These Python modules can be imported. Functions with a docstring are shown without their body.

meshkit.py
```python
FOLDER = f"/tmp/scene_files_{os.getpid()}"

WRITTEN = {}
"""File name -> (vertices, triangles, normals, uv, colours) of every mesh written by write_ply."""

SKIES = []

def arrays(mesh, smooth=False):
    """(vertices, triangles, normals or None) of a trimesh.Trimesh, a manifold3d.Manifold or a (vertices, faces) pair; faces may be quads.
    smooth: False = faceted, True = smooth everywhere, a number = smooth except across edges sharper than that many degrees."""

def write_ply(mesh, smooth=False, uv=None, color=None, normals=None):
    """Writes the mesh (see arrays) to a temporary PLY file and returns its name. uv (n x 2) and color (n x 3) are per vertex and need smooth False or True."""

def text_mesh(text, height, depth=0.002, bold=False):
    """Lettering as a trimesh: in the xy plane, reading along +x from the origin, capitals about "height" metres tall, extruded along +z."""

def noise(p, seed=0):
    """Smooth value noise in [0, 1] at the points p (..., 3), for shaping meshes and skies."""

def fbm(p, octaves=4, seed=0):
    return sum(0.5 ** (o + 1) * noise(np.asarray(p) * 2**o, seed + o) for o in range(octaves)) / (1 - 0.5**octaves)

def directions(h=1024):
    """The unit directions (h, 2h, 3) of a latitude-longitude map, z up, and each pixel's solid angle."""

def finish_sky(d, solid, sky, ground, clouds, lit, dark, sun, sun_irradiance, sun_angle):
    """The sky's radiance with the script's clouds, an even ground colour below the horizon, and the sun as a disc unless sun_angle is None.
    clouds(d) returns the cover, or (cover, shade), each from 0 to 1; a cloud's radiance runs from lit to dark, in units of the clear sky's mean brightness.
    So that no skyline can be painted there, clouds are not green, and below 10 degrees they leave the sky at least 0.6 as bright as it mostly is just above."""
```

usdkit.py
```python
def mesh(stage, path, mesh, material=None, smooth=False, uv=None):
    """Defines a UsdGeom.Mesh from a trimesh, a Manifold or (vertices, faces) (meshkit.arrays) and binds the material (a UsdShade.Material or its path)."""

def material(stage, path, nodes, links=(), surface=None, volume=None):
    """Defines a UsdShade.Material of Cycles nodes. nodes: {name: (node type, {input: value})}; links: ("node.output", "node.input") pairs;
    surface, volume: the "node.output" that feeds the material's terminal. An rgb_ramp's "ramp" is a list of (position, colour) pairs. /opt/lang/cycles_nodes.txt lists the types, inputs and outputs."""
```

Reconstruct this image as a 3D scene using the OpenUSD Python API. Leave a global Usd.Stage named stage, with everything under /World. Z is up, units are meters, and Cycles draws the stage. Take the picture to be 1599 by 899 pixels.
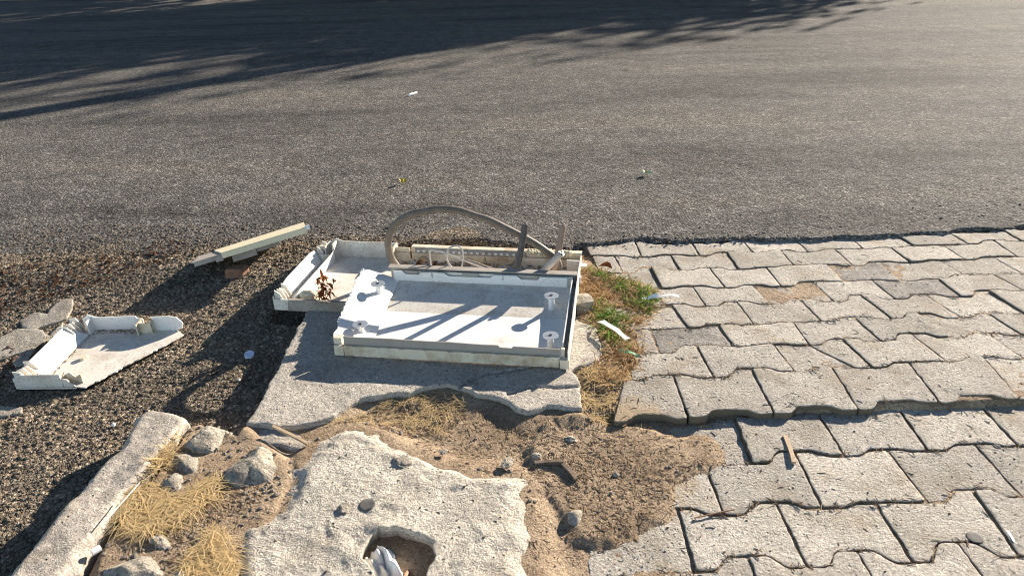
import math, random
import numpy as np, shapely, trimesh
from shapely.geometry import Polygon, Point, LineString, box as sbox
from shapely import affinity
from scipy.spatial import Delaunay, cKDTree
import usdkit, meshkit
from pxr import Usd, UsdGeom, UsdLux, UsdShade, Gf, Sdf

stage = Usd.Stage.CreateInMemory()
UsdGeom.SetStageUpAxis(stage, 'Z')
UsdGeom.SetStageMetersPerUnit(stage, 1.0)
UsdGeom.Xform.Define(stage, '/World')
UsdGeom.Scope.Define(stage, '/World/Looks')

# ---------------------------------------------------------------- camera, sky, sun
PITCH, ROLL, EYE = math.radians(26.5), -0.025, 1.05
SUN_AZ, SUN_EL = math.radians(44.5), math.radians(19.5)
SUN, SKY, EXPOSURE = 1.25, 0.05, 1.47
cam = UsdGeom.Camera.Define(stage, '/World/camera')
up = np.array([0, math.sin(PITCH), math.cos(PITCH)]); fwd = np.array([0, math.cos(PITCH), -math.sin(PITCH)]); rt = np.array([1., 0, 0])
c_, s_ = math.cos(ROLL), math.sin(ROLL)
rt2, up2 = c_ * rt + s_ * up, -s_ * rt + c_ * up
cam.AddTransformOp().Set(Gf.Matrix4d(*rt2, 0, *up2, 0, *(-fwd), 0, 0, 0, EYE, 1))
cam.CreateHorizontalApertureAttr(36.0); cam.CreateVerticalApertureAttr(36.0 * 575 / 1024)
cam.CreateFocalLengthAttr(36.0 * 1163 / 1599); cam.CreateClippingRangeAttr(Gf.Vec2f(0.05, 500))
cam.GetPrim().CreateAttribute('exposure', Sdf.ValueTypeNames.Float).Set(EXPOSURE)

sky_m = usdkit.material(stage, '/World/Looks/sky_light', {
    's': ('sky_texture', {'sky_type': 'single_scattering', 'sun_disc': False, 'sun_elevation': SUN_EL, 'sun_rotation': SUN_AZ, 'altitude': 1200.0, 'air_density': 1.0, 'aerosol_density': 0.5}),
    'b': ('background_shader', {'strength': SKY})}, [('s.color', 'b.color')], surface='b.background')
dome = UsdLux.DomeLight.Define(stage, '/World/sky')
UsdShade.MaterialBindingAPI.Apply(dome.GetPrim()).Bind(sky_m)
dome.GetPrim().SetCustomDataByKey('kind', 'structure')
sun = UsdLux.DistantLight.Define(stage, '/World/sun')
sun.CreateIntensityAttr(SUN); sun.CreateAngleAttr(0.5); sun.CreateColorAttr(Gf.Vec3f(1.0, 0.89, 0.755)); sun.CreateNormalizeAttr(True)
sd = Gf.Vec3d(math.cos(SUN_EL) * math.sin(SUN_AZ), math.cos(SUN_EL) * math.cos(SUN_AZ), math.sin(SUN_EL))
sun.AddTransformOp().Set(Gf.Matrix4d().SetRotate(Gf.Rotation(Gf.Vec3d(0, 0, 1), sd)))

# ground positions of the paving joints, outlines and small things, in metres
T = {'J':{1:[[-1.0,0.2622,2.413,0.2688,2.3458],[0.0,0.4418,2.439,0.4452,2.3253],[1.0,0.6413,2.413,0.6428,2.3255],[2.0,0.8239,2.4378,0.8306,2.3351],[3.0,1.011,2.4212,1.0177,2.336],[4.0,1.2107,2.4335,1.2105,2.3477],[5.0,1.3784,2.4415,1.3909,2.3626],[6.0,1.5711,2.4468,1.5854,2.3672],[7.0,1.7682,2.4628,1.776,2.3807],[8.0,1.9463,2.4656,1.9687,2.3673],[9.0,2.1341,2.4708,2.158,2.3731],[10.0,2.3219,2.476,2.3473,2.3789]],2:[[-1.5,0.2763,2.3131,0.2857,2.2053],[-0.5,0.3543,2.3244,0.3647,2.2026],[0.5,0.5461,2.3191,0.5525,2.2104],[1.5,0.7409,2.333,0.7434,2.208],[2.5,0.9273,2.3335,0.9298,2.2271],[3.5,1.1135,2.3372,1.1218,2.2156],[4.5,1.3068,2.3361,1.3146,2.2304],[5.5,1.4947,2.3476,1.5028,2.2422],[6.5,1.6829,2.3741,1.6831,2.2546],[7.5,1.8687,2.3591,1.8896,2.2565],[8.5,2.0581,2.3649,2.0805,2.2629],[9.5,2.2475,2.3707,2.2713,2.2692]],3:[[-1.0,0.3072,2.209,0.3233,2.0946],[0.0,0.4598,2.2308,0.4664,2.0839],[1.0,0.6516,2.2085,0.6646,2.08],[2.0,0.8352,2.1986,0.8399,2.0809],[3.0,1.0405,2.2124,1.0446,2.1041],[4.0,1.2215,2.2248,1.2223,2.0967],[5.0,1.4194,2.2241,1.4373,2.1303],[6.0,1.6035,2.2397,1.6229,2.1271],[7.0,1.7948,2.2397,1.8142,2.1327],[8.0,1.9857,2.2461,2.0066,2.1397],[9.0,2.1767,2.2525,2.1991,2.1466]],4:[[-0.5,0.3719,2.0829,0.401,1.9613],[0.5,0.5665,2.0783,0.5763,1.9585],[1.5,0.7552,2.0794,0.7693,1.9646],[2.5,0.9464,2.0917,0.9641,1.9694],[3.5,1.1322,2.0917,1.1453,1.975],[4.5,1.3414,2.0899,1.3465,1.9808],[5.5,1.5252,2.1072,1.5545,2.0079],[6.5,1.7192,2.1133,1.7372,2.002],[7.5,1.9117,2.1203,1.9312,2.0095],[8.5,2.1042,2.1273,2.1252,2.017]],5:[[-1.0,0.266,1.9523,0.2984,1.8423],[0.0,0.4751,1.9615,0.4959,1.8378],[1.0,0.6731,1.9698,0.6837,1.8431],[2.0,0.8649,1.9748,0.8798,1.8544],[3.0,1.055,1.993,1.0809,1.8554],[4.0,1.2506,1.9861,1.2782,1.8566],[5.0,1.445,2.001,1.4663,1.8671],[6.0,1.6442,2.0014,1.6607,1.8857],[7.0,1.8383,2.0089,1.8563,1.8937],[8.0,2.0324,2.0165,2.0519,1.9018]],6:[[-1.5,0.3296,1.808,0.3354,1.7014],[-0.5,0.3859,1.816,0.3891,1.7044],[0.5,0.5824,1.8334,0.5937,1.7268],[1.5,0.7968,1.8355,0.797,1.727],[2.5,0.9802,1.858,0.9947,1.7378],[3.5,1.1683,1.868,1.1863,1.7466],[4.5,1.3659,1.8608,1.3849,1.7496],[5.5,1.5652,1.8776,1.5802,1.7574],[6.5,1.7608,1.8857,1.7773,1.7661],[7.5,1.9565,1.8938,1.9745,1.7748]],7:[[-1.0,0.3104,1.6832,0.2936,1.5739],[0.0,0.4938,1.7216,0.5026,1.5823],[1.0,0.7002,1.7169,0.7135,1.5994],[1.5,0.7984,1.7169,0.8704,1.6173],[2.0,0.8953,1.7379,0.9139,1.6083],[3.0,1.0925,1.7537,1.1157,1.6293],[4.0,1.2978,1.749,1.3177,1.6336],[5.0,1.4913,1.7619,1.5048,1.6373],[6.0,1.6885,1.7705,1.7035,1.6466],[7.0,1.8857,1.7792,1.9022,1.6558]],8:[[-1.5,0.2742,1.5632,0.2261,1.406],[-0.5,0.4025,1.5807,0.4017,1.4115],[0.5,0.6084,1.6021,0.6047,1.42],[1.5,0.8127,1.6018,0.8042,1.4277],[2.5,1.0148,1.6106,1.0047,1.4483],[3.5,1.2166,1.629,1.1994,1.4546],[4.5,1.3994,1.6112,1.4115,1.4823],[5.5,1.5982,1.6205,1.6117,1.4921],[6.5,1.797,1.6297,1.812,1.5019]],9:[[-1.0,0.3074,1.3974,0.3086,1.2624],[0.0,0.5171,1.4219,0.5074,1.2711],[1.0,0.7161,1.4299,0.715,1.2917],[2.0,0.9097,1.4507,0.9037,1.3006],[3.0,1.1086,1.4596,1.1067,1.3095],[4.0,1.3079,1.4583,1.3185,1.325],[5.0,1.5082,1.4682,1.5203,1.3354],[6.0,1.7086,1.478,1.7221,1.3458]],10:[[-1.5,0.3075,1.2136,0.2845,1.1208],[-0.5,0.406,1.2552,0.4076,1.1225],[0.5,0.6117,1.2913,0.6086,1.1374],[1.5,0.8158,1.2915,0.8232,1.1452],[2.5,1.0159,1.3044,1.0168,1.1524],[3.5,1.2152,1.3076,1.2243,1.1699],[4.5,1.4171,1.318,1.4277,1.1809],[5.5,1.619,1.3284,1.6311,1.1919]],11:[[-2.0,0.1308,1.0481,0.1238,0.9686],[-1.0,0.3205,1.124,0.319,0.983],[0.0,0.5216,1.1376,0.524,0.9854],[1.0,0.719,1.1306,0.7184,0.9912],[2.0,0.9313,1.1624,0.9175,0.9993],[3.0,1.1281,1.1629,1.1357,1.0209],[4.0,1.3316,1.1739,1.3407,1.0324],[5.0,1.535,1.1849,1.5456,1.044]],12:[[-2.5,0.0081,0.951,0.0069,0.8019],[-1.5,0.2132,0.9626,0.2134,0.814],[-0.5,0.4239,0.9994,0.4256,0.8513],[0.5,0.627,1.0049,0.6302,0.8574],[1.5,0.8218,1.0188,0.8265,0.8719],[2.5,1.034,1.0249,1.0402,0.8785],[3.5,1.239,1.0365,1.2467,0.8906],[4.5,1.4441,1.0481,1.4532,0.9028]],13:[[-3.0,-0.0965,0.7861,-0.0992,0.6326],[-2.0,0.1101,0.7983,0.1089,0.6453],[-1.0,0.3167,0.8105,0.317,0.658],[0.0,0.5234,0.8226,0.5251,0.6707],[1.0,0.73,0.8348,0.7332,0.6834],[2.0,0.9366,0.847,0.9413,0.6961],[3.0,1.1432,0.8591,1.1494,0.7088]],14:[[-2.5,0.0047,0.629,0.002,0.4717],[-1.5,0.2129,0.6418,0.2117,0.485],[-0.5,0.4211,0.6545,0.4213,0.4983],[0.5,0.6293,0.6673,0.631,0.5115],[1.5,0.8375,0.68,0.8407,0.5248],[2.5,1.0456,0.6928,1.0503,0.5381],[3.5,1.2538,0.7055,1.26,0.5514]],15:[[-3.0,-0.103,0.4548,-0.1072,0.2931],[-2.0,0.1067,0.4682,0.104,0.307],[-1.0,0.3165,0.4815,0.3152,0.3208],[0.0,0.5262,0.4948,0.5265,0.3347],[1.0,0.736,0.5081,0.7377,0.3486],[2.0,0.9457,0.5214,0.9489,0.3624],[3.0,1.1555,0.5348,1.1601,0.3763]]},'P':{'kerb':[(-0.9015,1.4677),(-0.8956,1.3985),(-0.8869,1.3472),(-0.9011,1.2974),(-0.9056,1.2497),(-0.9089,1.2026),(-0.9193,1.1545),(-0.9178,1.0685),(-0.9212,0.991),(-0.9196,0.8955),(-0.8064,0.8883),(-0.8074,0.9874),(-0.8076,1.0439),(-0.8019,1.0978),(-0.8011,1.1503),(-0.796,1.2178),(-0.7829,1.2929),(-0.7786,1.352),(-0.7645,1.4295),(-0.7817,1.4552),(-0.8371,1.4831),(-0.874,1.4898)],'slab':[(-0.6188,1.9707),(-0.6209,1.7983),(-0.622,1.6151),(-0.6252,1.4613),(-0.6313,1.4265),(-0.5752,1.4193),(-0.5243,1.4075),(-0.4642,1.4246),(-0.4315,1.4482),(-0.401,1.4882),(-0.3822,1.514),(-0.3519,1.5209),(-0.3031,1.5324),(-0.2592,1.536),(-0.2295,1.5571),(-0.1662,1.5685),(-0.13,1.5527),(-0.0812,1.5173),(-0.0372,1.5072),(-0.0185,1.4877),(0.0026,1.4555),(0.0312,1.444),(0.0588,1.4505),(0.0798,1.4729),(0.1158,1.461),(0.1544,1.4491),(0.1619,1.4487),(0.1652,1.5148),(0.1638,1.5856),(0.149,1.622),(0.1704,1.6394),(0.2223,1.6556),(0.2406,1.7392),(0.2343,1.8382),(0.1839,1.8858),(0.1752,2.0067),(0.1654,2.1404),(-0.2114,2.2595),(-0.5814,2.1829),(-0.5935,2.0483)],'slabtail':[(-0.636,1.4324),(-0.6336,1.3865),(-0.6121,1.3693),(-0.5711,1.3585),(-0.5472,1.3668),(-0.4805,1.3324),(-0.4526,1.3676),(-0.4396,1.3953),(-0.4337,1.4241),(-0.4666,1.4304),(-0.527,1.4133),(-0.5782,1.4251)],'patch':[(-0.3686,1.4116),(-0.3144,1.3867),(-0.2642,1.3409),(-0.2075,1.3134),(-0.1617,1.271),(-0.1195,1.2615),(-0.0879,1.2447),(-0.0468,1.2432),(-0.0008,1.2338),(0.0314,1.2062),(0.0154,1.1706),(0.0285,1.1252),(0.0248,1.0859),(0.0281,1.0482),(0.0203,1.0185),(0.0255,0.9782),(0.0375,0.9531),(0.0435,0.9034),(0.0455,0.8641),(-0.4995,0.8802),(-0.5122,0.9305),(-0.5133,0.9732),(-0.5387,1.0309),(-0.5493,1.0991),(-0.5402,1.1151),(-0.5143,1.1241),(-0.4969,1.1301),(-0.4868,1.1639),(-0.4826,1.185),(-0.4739,1.2286),(-0.4889,1.2676),(-0.4672,1.3069),(-0.4657,1.3234),(-0.4538,1.3657),(-0.4065,1.404)],'hole':[(-0.2891,1.0206),(-0.286,1.0382),(-0.2815,1.0525),(-0.2742,1.067),(-0.2659,1.076),(-0.2532,1.0747),(-0.241,1.0771),(-0.2311,1.0749),(-0.2196,1.0717),(-0.1981,1.0644),(-0.178,1.0554),(-0.1663,1.0468),(-0.156,1.0375),(-0.1607,1.0287),(-0.1586,1.0198),(-0.1503,1.0031),(-0.1573,0.9889),(-0.1641,0.9774),(-0.1664,0.9594),(-0.174,0.9452),(-0.2168,0.9418),(-0.2458,0.9491),(-0.2586,0.9656),(-0.2759,0.9927),(-0.2878,1.005)],'stone1':[(-0.7661,1.4041),(-0.7558,1.4281),(-0.729,1.4369),(-0.6891,1.4303),(-0.6509,1.4189),(-0.6416,1.3943),(-0.647,1.3616),(-0.6598,1.3438),(-0.6868,1.3269),(-0.7176,1.3259),(-0.7504,1.3519)],'stone2':[(-0.7583,1.294),(-0.7556,1.3265),(-0.7292,1.3321),(-0.6914,1.3065),(-0.6834,1.2806),(-0.6911,1.2418),(-0.7147,1.2467)],'stone3':[(-0.7672,1.2386),(-0.7564,1.2687),(-0.7267,1.2635),(-0.6873,1.2316),(-0.6869,1.2022),(-0.7111,1.1897),(-0.7441,1.2024)],'stone4':[(-0.6446,1.3058),(-0.6336,1.3409),(-0.6031,1.3488),(-0.5772,1.3342),(-0.5484,1.3331),(-0.5102,1.2963),(-0.4909,1.2492),(-0.49,1.2052),(-0.5067,1.1751),(-0.5444,1.1878),(-0.5771,1.2084),(-0.608,1.2213),(-0.6286,1.2585)],'stone5':[(-0.7807,1.0383),(-0.7815,1.0705),(-0.762,1.0897),(-0.7361,1.0788),(-0.6966,1.0611),(-0.6514,1.0216),(-0.6149,0.9828),(-0.6039,0.9259),(-0.6739,0.9079),(-0.7432,0.937)],'stone6':[(-0.7264,1.0936),(-0.7017,1.1064),(-0.6657,1.0667),(-0.6485,1.0294),(-0.6769,1.0461),(-0.708,1.0681)],'stone7':[(-0.6457,1.0048),(-0.6303,1.0195),(-0.5999,1.0018),(-0.5717,0.9571),(-0.5954,0.9299),(-0.6272,0.9588)],'stone8':[(0.0995,1.1474),(0.123,1.1502),(0.1316,1.1318),(0.1225,1.0767),(0.1071,1.0706),(0.0997,1.1013)],'pale1':[(-1.4965,1.8294),(-1.5629,1.9363),(-1.5338,1.9553),(-1.5127,1.9891),(-1.467,1.9938),(-1.4234,1.9775),(-1.3935,1.9483),(-1.387,2.0257),(-1.3706,1.9818),(-1.3889,1.9276),(-1.4073,1.8887),(-1.4394,1.8645),(-1.4659,1.8429)],'pale2':[(-1.5244,2.0328),(-1.4996,2.0762),(-1.4585,2.0664),(-1.4577,2.1045),(-1.4494,2.1433),(-1.4159,2.1495),(-1.3923,2.101),(-1.3805,2.04),(-1.4046,2.0193),(-1.4335,2.0021),(-1.4588,1.9793),(-1.4998,2.0027)],'pale3':[(-1.3972,1.6477),(-1.341,1.6145),(-1.2802,1.6069),(-1.2655,1.5815),(-1.2955,1.5681),(-1.3461,1.5654)],'pale4':[(-1.4319,1.8242),(-1.4248,1.8677),(-1.3991,1.8922),(-1.3883,1.8159),(-1.4002,1.7923)],'road_edge':[(-0.4796,2.483),(-0.4496,2.4346),(-0.3633,2.4756),(-0.2715,2.4815),(-0.1331,2.4845),(0.0051,2.4404),(0.1175,2.4103),(0.1943,2.3829),(0.2428,2.4253),(0.3209,2.4145),(0.4268,2.4426),(0.4703,2.4574),(0.593,2.4202),(0.6415,2.4346),(0.7086,2.4303),(0.8027,2.4418),(0.8884,2.4245),(0.9901,2.4238),(1.0612,2.4018),(1.1405,2.4317),(1.2044,2.4217),(1.2865,2.4281),(1.3662,2.4288),(1.4657,2.4462),(1.5429,2.4411),(1.6171,2.4726),(1.7092,2.4726),(1.7575,2.4571),(1.8545,2.4876),(1.9612,2.5055),(2.1202,2.533),(2.6718,2.6284)],'mound':[(0.1522,1.4385),(0.2087,1.4041),(0.2665,1.3921),(0.309,1.3808),(0.3679,1.3458),(0.4223,1.3436),(0.434,1.3095),(0.4193,1.2733),(0.3896,1.2534),(0.3526,1.2222),(0.3085,1.1905),(0.2961,1.1404),(0.2812,1.1159),(0.219,1.0835),(0.1723,1.0585),(0.1291,1.055),(0.1048,1.1327),(0.0588,1.2392),(0.0464,1.3357),(0.0984,1.4282)],'grass':[(0.2086,2.3387),(0.2505,2.2728),(0.3152,2.1889),(0.3803,2.1375),(0.4255,2.1025),(0.4611,2.0252),(0.4185,1.9523),(0.392,1.8562),(0.3379,1.804),(0.3415,1.7176),(0.3095,1.6237),(0.2583,1.5525),(0.2026,1.555),(0.1846,1.6143),(0.2328,1.674),(0.2535,1.7729),(0.228,1.8646),(0.2061,1.9636),(0.1922,2.0929)],'green':[(0.2236,2.0041),(0.286,1.9593),(0.3403,1.8777),(0.3236,1.7694),(0.2973,1.7098),(0.2579,1.7384),(0.228,1.8646)],'straw1':[(-0.8086,1.2256),(-0.7576,1.2107),(-0.695,1.1644),(-0.6544,1.2199),(-0.6318,1.2323),(-0.6206,1.1741),(-0.6571,1.133),(-0.6736,1.1103),(-0.719,1.0892),(-0.7868,1.1199),(-0.8044,1.0865),(-0.7969,1.0377),(-0.7949,1.0019),(-0.7993,0.9726),(-0.7819,0.9915),(-0.7823,1.0747),(-0.7916,1.1678)],'straw2':[(-0.5853,1.0846),(-0.5517,1.0455),(-0.5233,0.9833),(-0.5182,0.945),(-0.5791,0.9469),(-0.6051,0.9958),(-0.5923,1.0468)],'straw3':[(-0.7902,1.4058),(-0.7658,1.3812),(-0.7469,1.3201),(-0.7646,1.2711),(-0.7751,1.2309),(-0.7854,1.2446),(-0.784,1.3071)],'gravel':[(-0.6529,1.2669),(-0.5885,1.2373),(-0.5281,1.2153),(-0.529,1.1585),(-0.5822,1.1245),(-0.6041,1.0797),(-0.6249,1.0479),(-0.6387,1.0019),(-0.6587,1.0126),(-0.6707,1.082),(-0.6763,1.1278),(-0.6337,1.1622)],'straw4':[(-0.429,1.4355),(-0.3748,1.4714),(-0.3199,1.5168),(-0.1974,1.5557),(-0.1403,1.5364),(-0.1133,1.4604),(-0.17,1.4003),(-0.2417,1.3793),(-0.3201,1.4137),(-0.3682,1.433)],'straw5':[(-0.2514,1.4662),(-0.1286,1.461),(-0.0071,1.4058),(0.0811,1.39),(0.1679,1.3746),(0.2727,1.3019),(0.3609,1.2556),(0.3046,1.1777),(0.1655,1.1094),(0.1235,1.2037),(0.0465,1.2676),(-0.0641,1.2824),(-0.1801,1.3421)],'straw6':[(0.1696,1.6302),(0.2602,1.626),(0.2944,1.5797),(0.2563,1.5385),(0.2235,1.4085),(0.1716,1.4107),(0.1635,1.4487),(0.1681,1.5284)],'soilclip':[(-0.8088,0.8731),(-0.7901,1.0577),(-0.7635,1.3652),(-0.7659,1.4495),(-0.6385,1.3835),(-0.6159,1.4559),(-0.6062,1.7135),(-0.6061,1.9741),(-0.5914,2.2318),(-0.2148,2.3112),(0.1801,2.3404),(0.2532,2.4135)]},'CR':{'c1':[(-0.1412,1.5532),(-0.1309,1.5698),(-0.0946,1.5972),(-0.0573,1.6164),(-0.0045,1.626),(0.0794,1.6498)],'c2':[(-0.0136,1.5226),(0.0134,1.5324),(0.0584,1.55),(0.1137,1.542),(0.162,1.5483)],'c3':[(-0.632,1.429),(-0.5903,1.4199),(-0.5614,1.4236),(-0.5243,1.4075),(-0.4846,1.4156)]},'PT':{'cap':[-0.7548,1.8269,-0.03],'butt':[-0.6184,4.9519,0.012],'yellow':[-0.465,3.1133,0.012],'greenleaf':[0.6014,3.1714,0.012],'sl_a':[0.6076,1.349,-0.03],'sl_b':[0.5953,1.2554,-0.03],'tw_a':[-0.5612,1.4066,0.0],'tw_b':[-0.4675,1.3489,0.0],'st_a':[0.2435,1.8422,0.01],'st_b':[0.3088,1.7327,0.01],'gs_a':[0.2835,1.7006,0.01],'gs_b':[0.3291,1.6661,0.01],'wp_a':[0.3914,1.9854,0.005],'wp_b':[0.5036,1.9961,0.005],'whs':[0.2004,1.9639,0.0],'hole2':[0.861,1.0389,-0.03],'spot':[-0.3003,1.1436,0.01],'peb1':[0.1242,1.3554,-0.02],'peb2':[0.2108,1.2335,-0.02],'peb3':[0.0448,1.2983,-0.02],'bark_a':[0.0397,1.275,-0.02],'bark_b':[0.1022,1.2726,-0.02],'bark2_a':[0.0991,1.2685,-0.02],'bark2_b':[0.125,1.2167,-0.02],'butt2':[-0.5936,1.2019,-0.02],'butt3':[-0.7909,1.0388,-0.01],'wh4':[-1.0022,1.5217,-0.06],'wh5':[-0.7493,1.7115,-0.06],'gl_a':[0.9326,1.0529,-0.03],'gl_b':[0.9269,1.0255,-0.03],'tg_a':[0.3464,1.1031,-0.03],'tg_b':[0.4302,1.1231,-0.03],'ws_a':[-0.7976,1.0994,0.0],'ws_b':[-0.7739,1.1977,0.0],'dark3':[1.4619,2.1413,0.0],'dk1':[1.0606,1.3019,-0.03],'dk2':[0.7649,1.7443,0.0]},'CB':{'loop':[[-0.3473,2.206,-0.0084],[-0.3631,2.2023,0.0217],[-0.3852,2.1985,0.0698],[-0.3926,2.1948,0.1166],[-0.3816,2.191,0.1619],[-0.3556,2.1873,0.1974],[-0.317,2.1836,0.2214],[-0.2675,2.1798,0.2364],[-0.2111,2.1761,0.2426],[-0.1615,2.1724,0.2385],[-0.1125,2.1686,0.2238],[-0.0575,2.1649,0.2026],[0.0015,2.1612,0.1725],[0.061,2.1574,0.1378],[0.109,2.1537,0.1052],[0.1412,2.1499,0.0773],[0.1492,2.1462,0.0475],[0.1368,2.1425,0.0225],[0.1161,2.1387,0.0022]],'stub1':[[0.0057,2.1084,0.029],[0.0187,2.1084,0.0753],[0.0295,2.1084,0.125],[0.0382,2.1084,0.1718],[0.0447,2.1084,0.2137]],'stub2':[[0.1192,2.1209,0.0198],[0.1353,2.1209,0.0663],[0.1471,2.1209,0.1164],[0.1547,2.1209,0.1635],[0.1604,2.1209,0.2014]],'stub3':[[0.0743,2.1126,0.0251],[0.0984,2.1059,0.0543],[0.126,2.0993,0.0874],[0.1531,2.0926,0.12]],'wire':[[-0.2575,2.1765,0.0355],[-0.2585,2.1732,0.0755],[-0.2598,2.1699,0.1104],[-0.2195,2.1665,0.1019],[-0.1835,2.1632,0.0891],[-0.1435,2.1599,0.0717],[-0.0793,2.1565,0.0445]],'wire2':[[-0.1843,2.1665,0.0427],[-0.1996,2.1665,0.0612],[-0.2061,2.1665,0.0882],[-0.1985,2.1665,0.1124],[-0.1777,2.1665,0.1229],[-0.1578,2.1665,0.1157],[-0.153,2.1665,0.0912],[-0.1567,2.1665,0.06],[-0.1624,2.1665,0.0284]],'flat':[[-0.1505,2.1765,0.0688],[-0.0998,2.1699,0.0501],[-0.049,2.1632,0.0314],[0.002,2.1565,0.0195]]}}


# ---------------------------------------------------------------- small helpers
rng = np.random.default_rng(7)
names = {}
def numbered(parent, name):
    k = names.get((parent, name), 0); names[(parent, name)] = k + 1
    return name if k == 0 else f'{name}_{k:03d}'
def tag(p, label=None, cat=None, group=None, kind=None):
    for k, v in (('label', label), ('category', cat), ('group', group), ('kind', kind)):
        if v: p.SetCustomDataByKey(k, v)
    return p
class Thing:
    def __init__(s, path, base): s.path, s.base = path, np.asarray(base, float)
def thing(name, base, label=None, cat=None, group=None, kind=None):
    path = '/World/' + numbered('/World', name)
    x = UsdGeom.Xform.Define(stage, path); x.AddTranslateOp().Set(Gf.Vec3d(*map(float, base)))
    tag(x.GetPrim(), label, cat, group, kind)
    return Thing(path, base)
def part(t, name, mesh, mat, smooth=40, label=None, kind=None):
    """A mesh given in world metres becomes a part of thing t (or of a part)."""
    v, f, n = meshkit.arrays(mesh, smooth)
    path = t.path + '/' + numbered(t.path, name)
    v = v - t.base
    m = UsdGeom.Mesh.Define(stage, path)
    from pxr import Vt
    m.CreatePointsAttr(Vt.Vec3fArray.FromNumpy(v.astype(np.float32)))
    m.CreateFaceVertexCountsAttr(Vt.IntArray.FromNumpy(np.full(len(f), 3, np.int32)))
    m.CreateFaceVertexIndicesAttr(Vt.IntArray.FromNumpy(f.astype(np.int32).ravel()))
    m.CreateSubdivisionSchemeAttr('none')
    if n is not None:
        m.CreateNormalsAttr(Vt.Vec3fArray.FromNumpy(n.astype(np.float32))); m.SetNormalsInterpolation('vertex')
    UsdShade.MaterialBindingAPI.Apply(m.GetPrim()).Bind(UsdShade.Material.Get(stage, '/World/Looks/' + mat))
    tag(m.GetPrim(), label, kind=kind)
    return Thing(path, t.base)
def single(name, mesh, mat, label=None, cat=None, group=None, kind=None, smooth=40, base=(0, 0, 0)):
    """A thing (or piece of the setting) that is one mesh."""
    path = '/World/' + numbered('/World', name)
    v, f, n = meshkit.arrays(mesh, smooth)
    base = np.asarray(base, float)
    from pxr import Vt
    m = UsdGeom.Mesh.Define(stage, path)
    m.AddTranslateOp().Set(Gf.Vec3d(*map(float, base)))
    m.CreatePointsAttr(Vt.Vec3fArray.FromNumpy((v - base).astype(np.float32)))
    m.CreateFaceVertexCountsAttr(Vt.IntArray.FromNumpy(np.full(len(f), 3, np.int32)))
    m.CreateFaceVertexIndicesAttr(Vt.IntArray.FromNumpy(f.astype(np.int32).ravel()))
    m.CreateSubdivisionSchemeAttr('none')
    if n is not None:
        m.CreateNormalsAttr(Vt.Vec3fArray.FromNumpy(n.astype(np.float32))); m.SetNormalsInterpolation('vertex')
    UsdShade.MaterialBindingAPI.Apply(m.GetPrim()).Bind(UsdShade.Material.Get(stage, '/World/Looks/' + mat))
    tag(m.GetPrim(), label, cat, group, kind)
    return m
cat_ = trimesh.util.concatenate
def p3(xy, z=0.0):
    xy = np.asarray(xy, float)
    return np.column_stack([xy, np.broadcast_to(z, len(xy))])
def fb(xy, scale, octaves=4, seed=0):
    p, out = np.asarray(xy) / scale, 0.
    for o in range(octaves):
        a = .7 + 1.9 * o + .37 * seed; c, s = math.cos(a), math.sin(a)
        out = out + .5 ** (o + 1) * meshkit.noise(p3(np.column_stack([p[:, 0] * c - p[:, 1] * s, p[:, 0] * s + p[:, 1] * c]) * 2 ** o + 17.3 * o, seed * 3.7 + .31), seed + o)
    return out / (1 - .5 ** octaves)
def sstep(a, b, x):
    t = np.clip((np.asarray(x, float) - a) / (b - a), 0, 1); return t * t * (3 - 2 * t)
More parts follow.
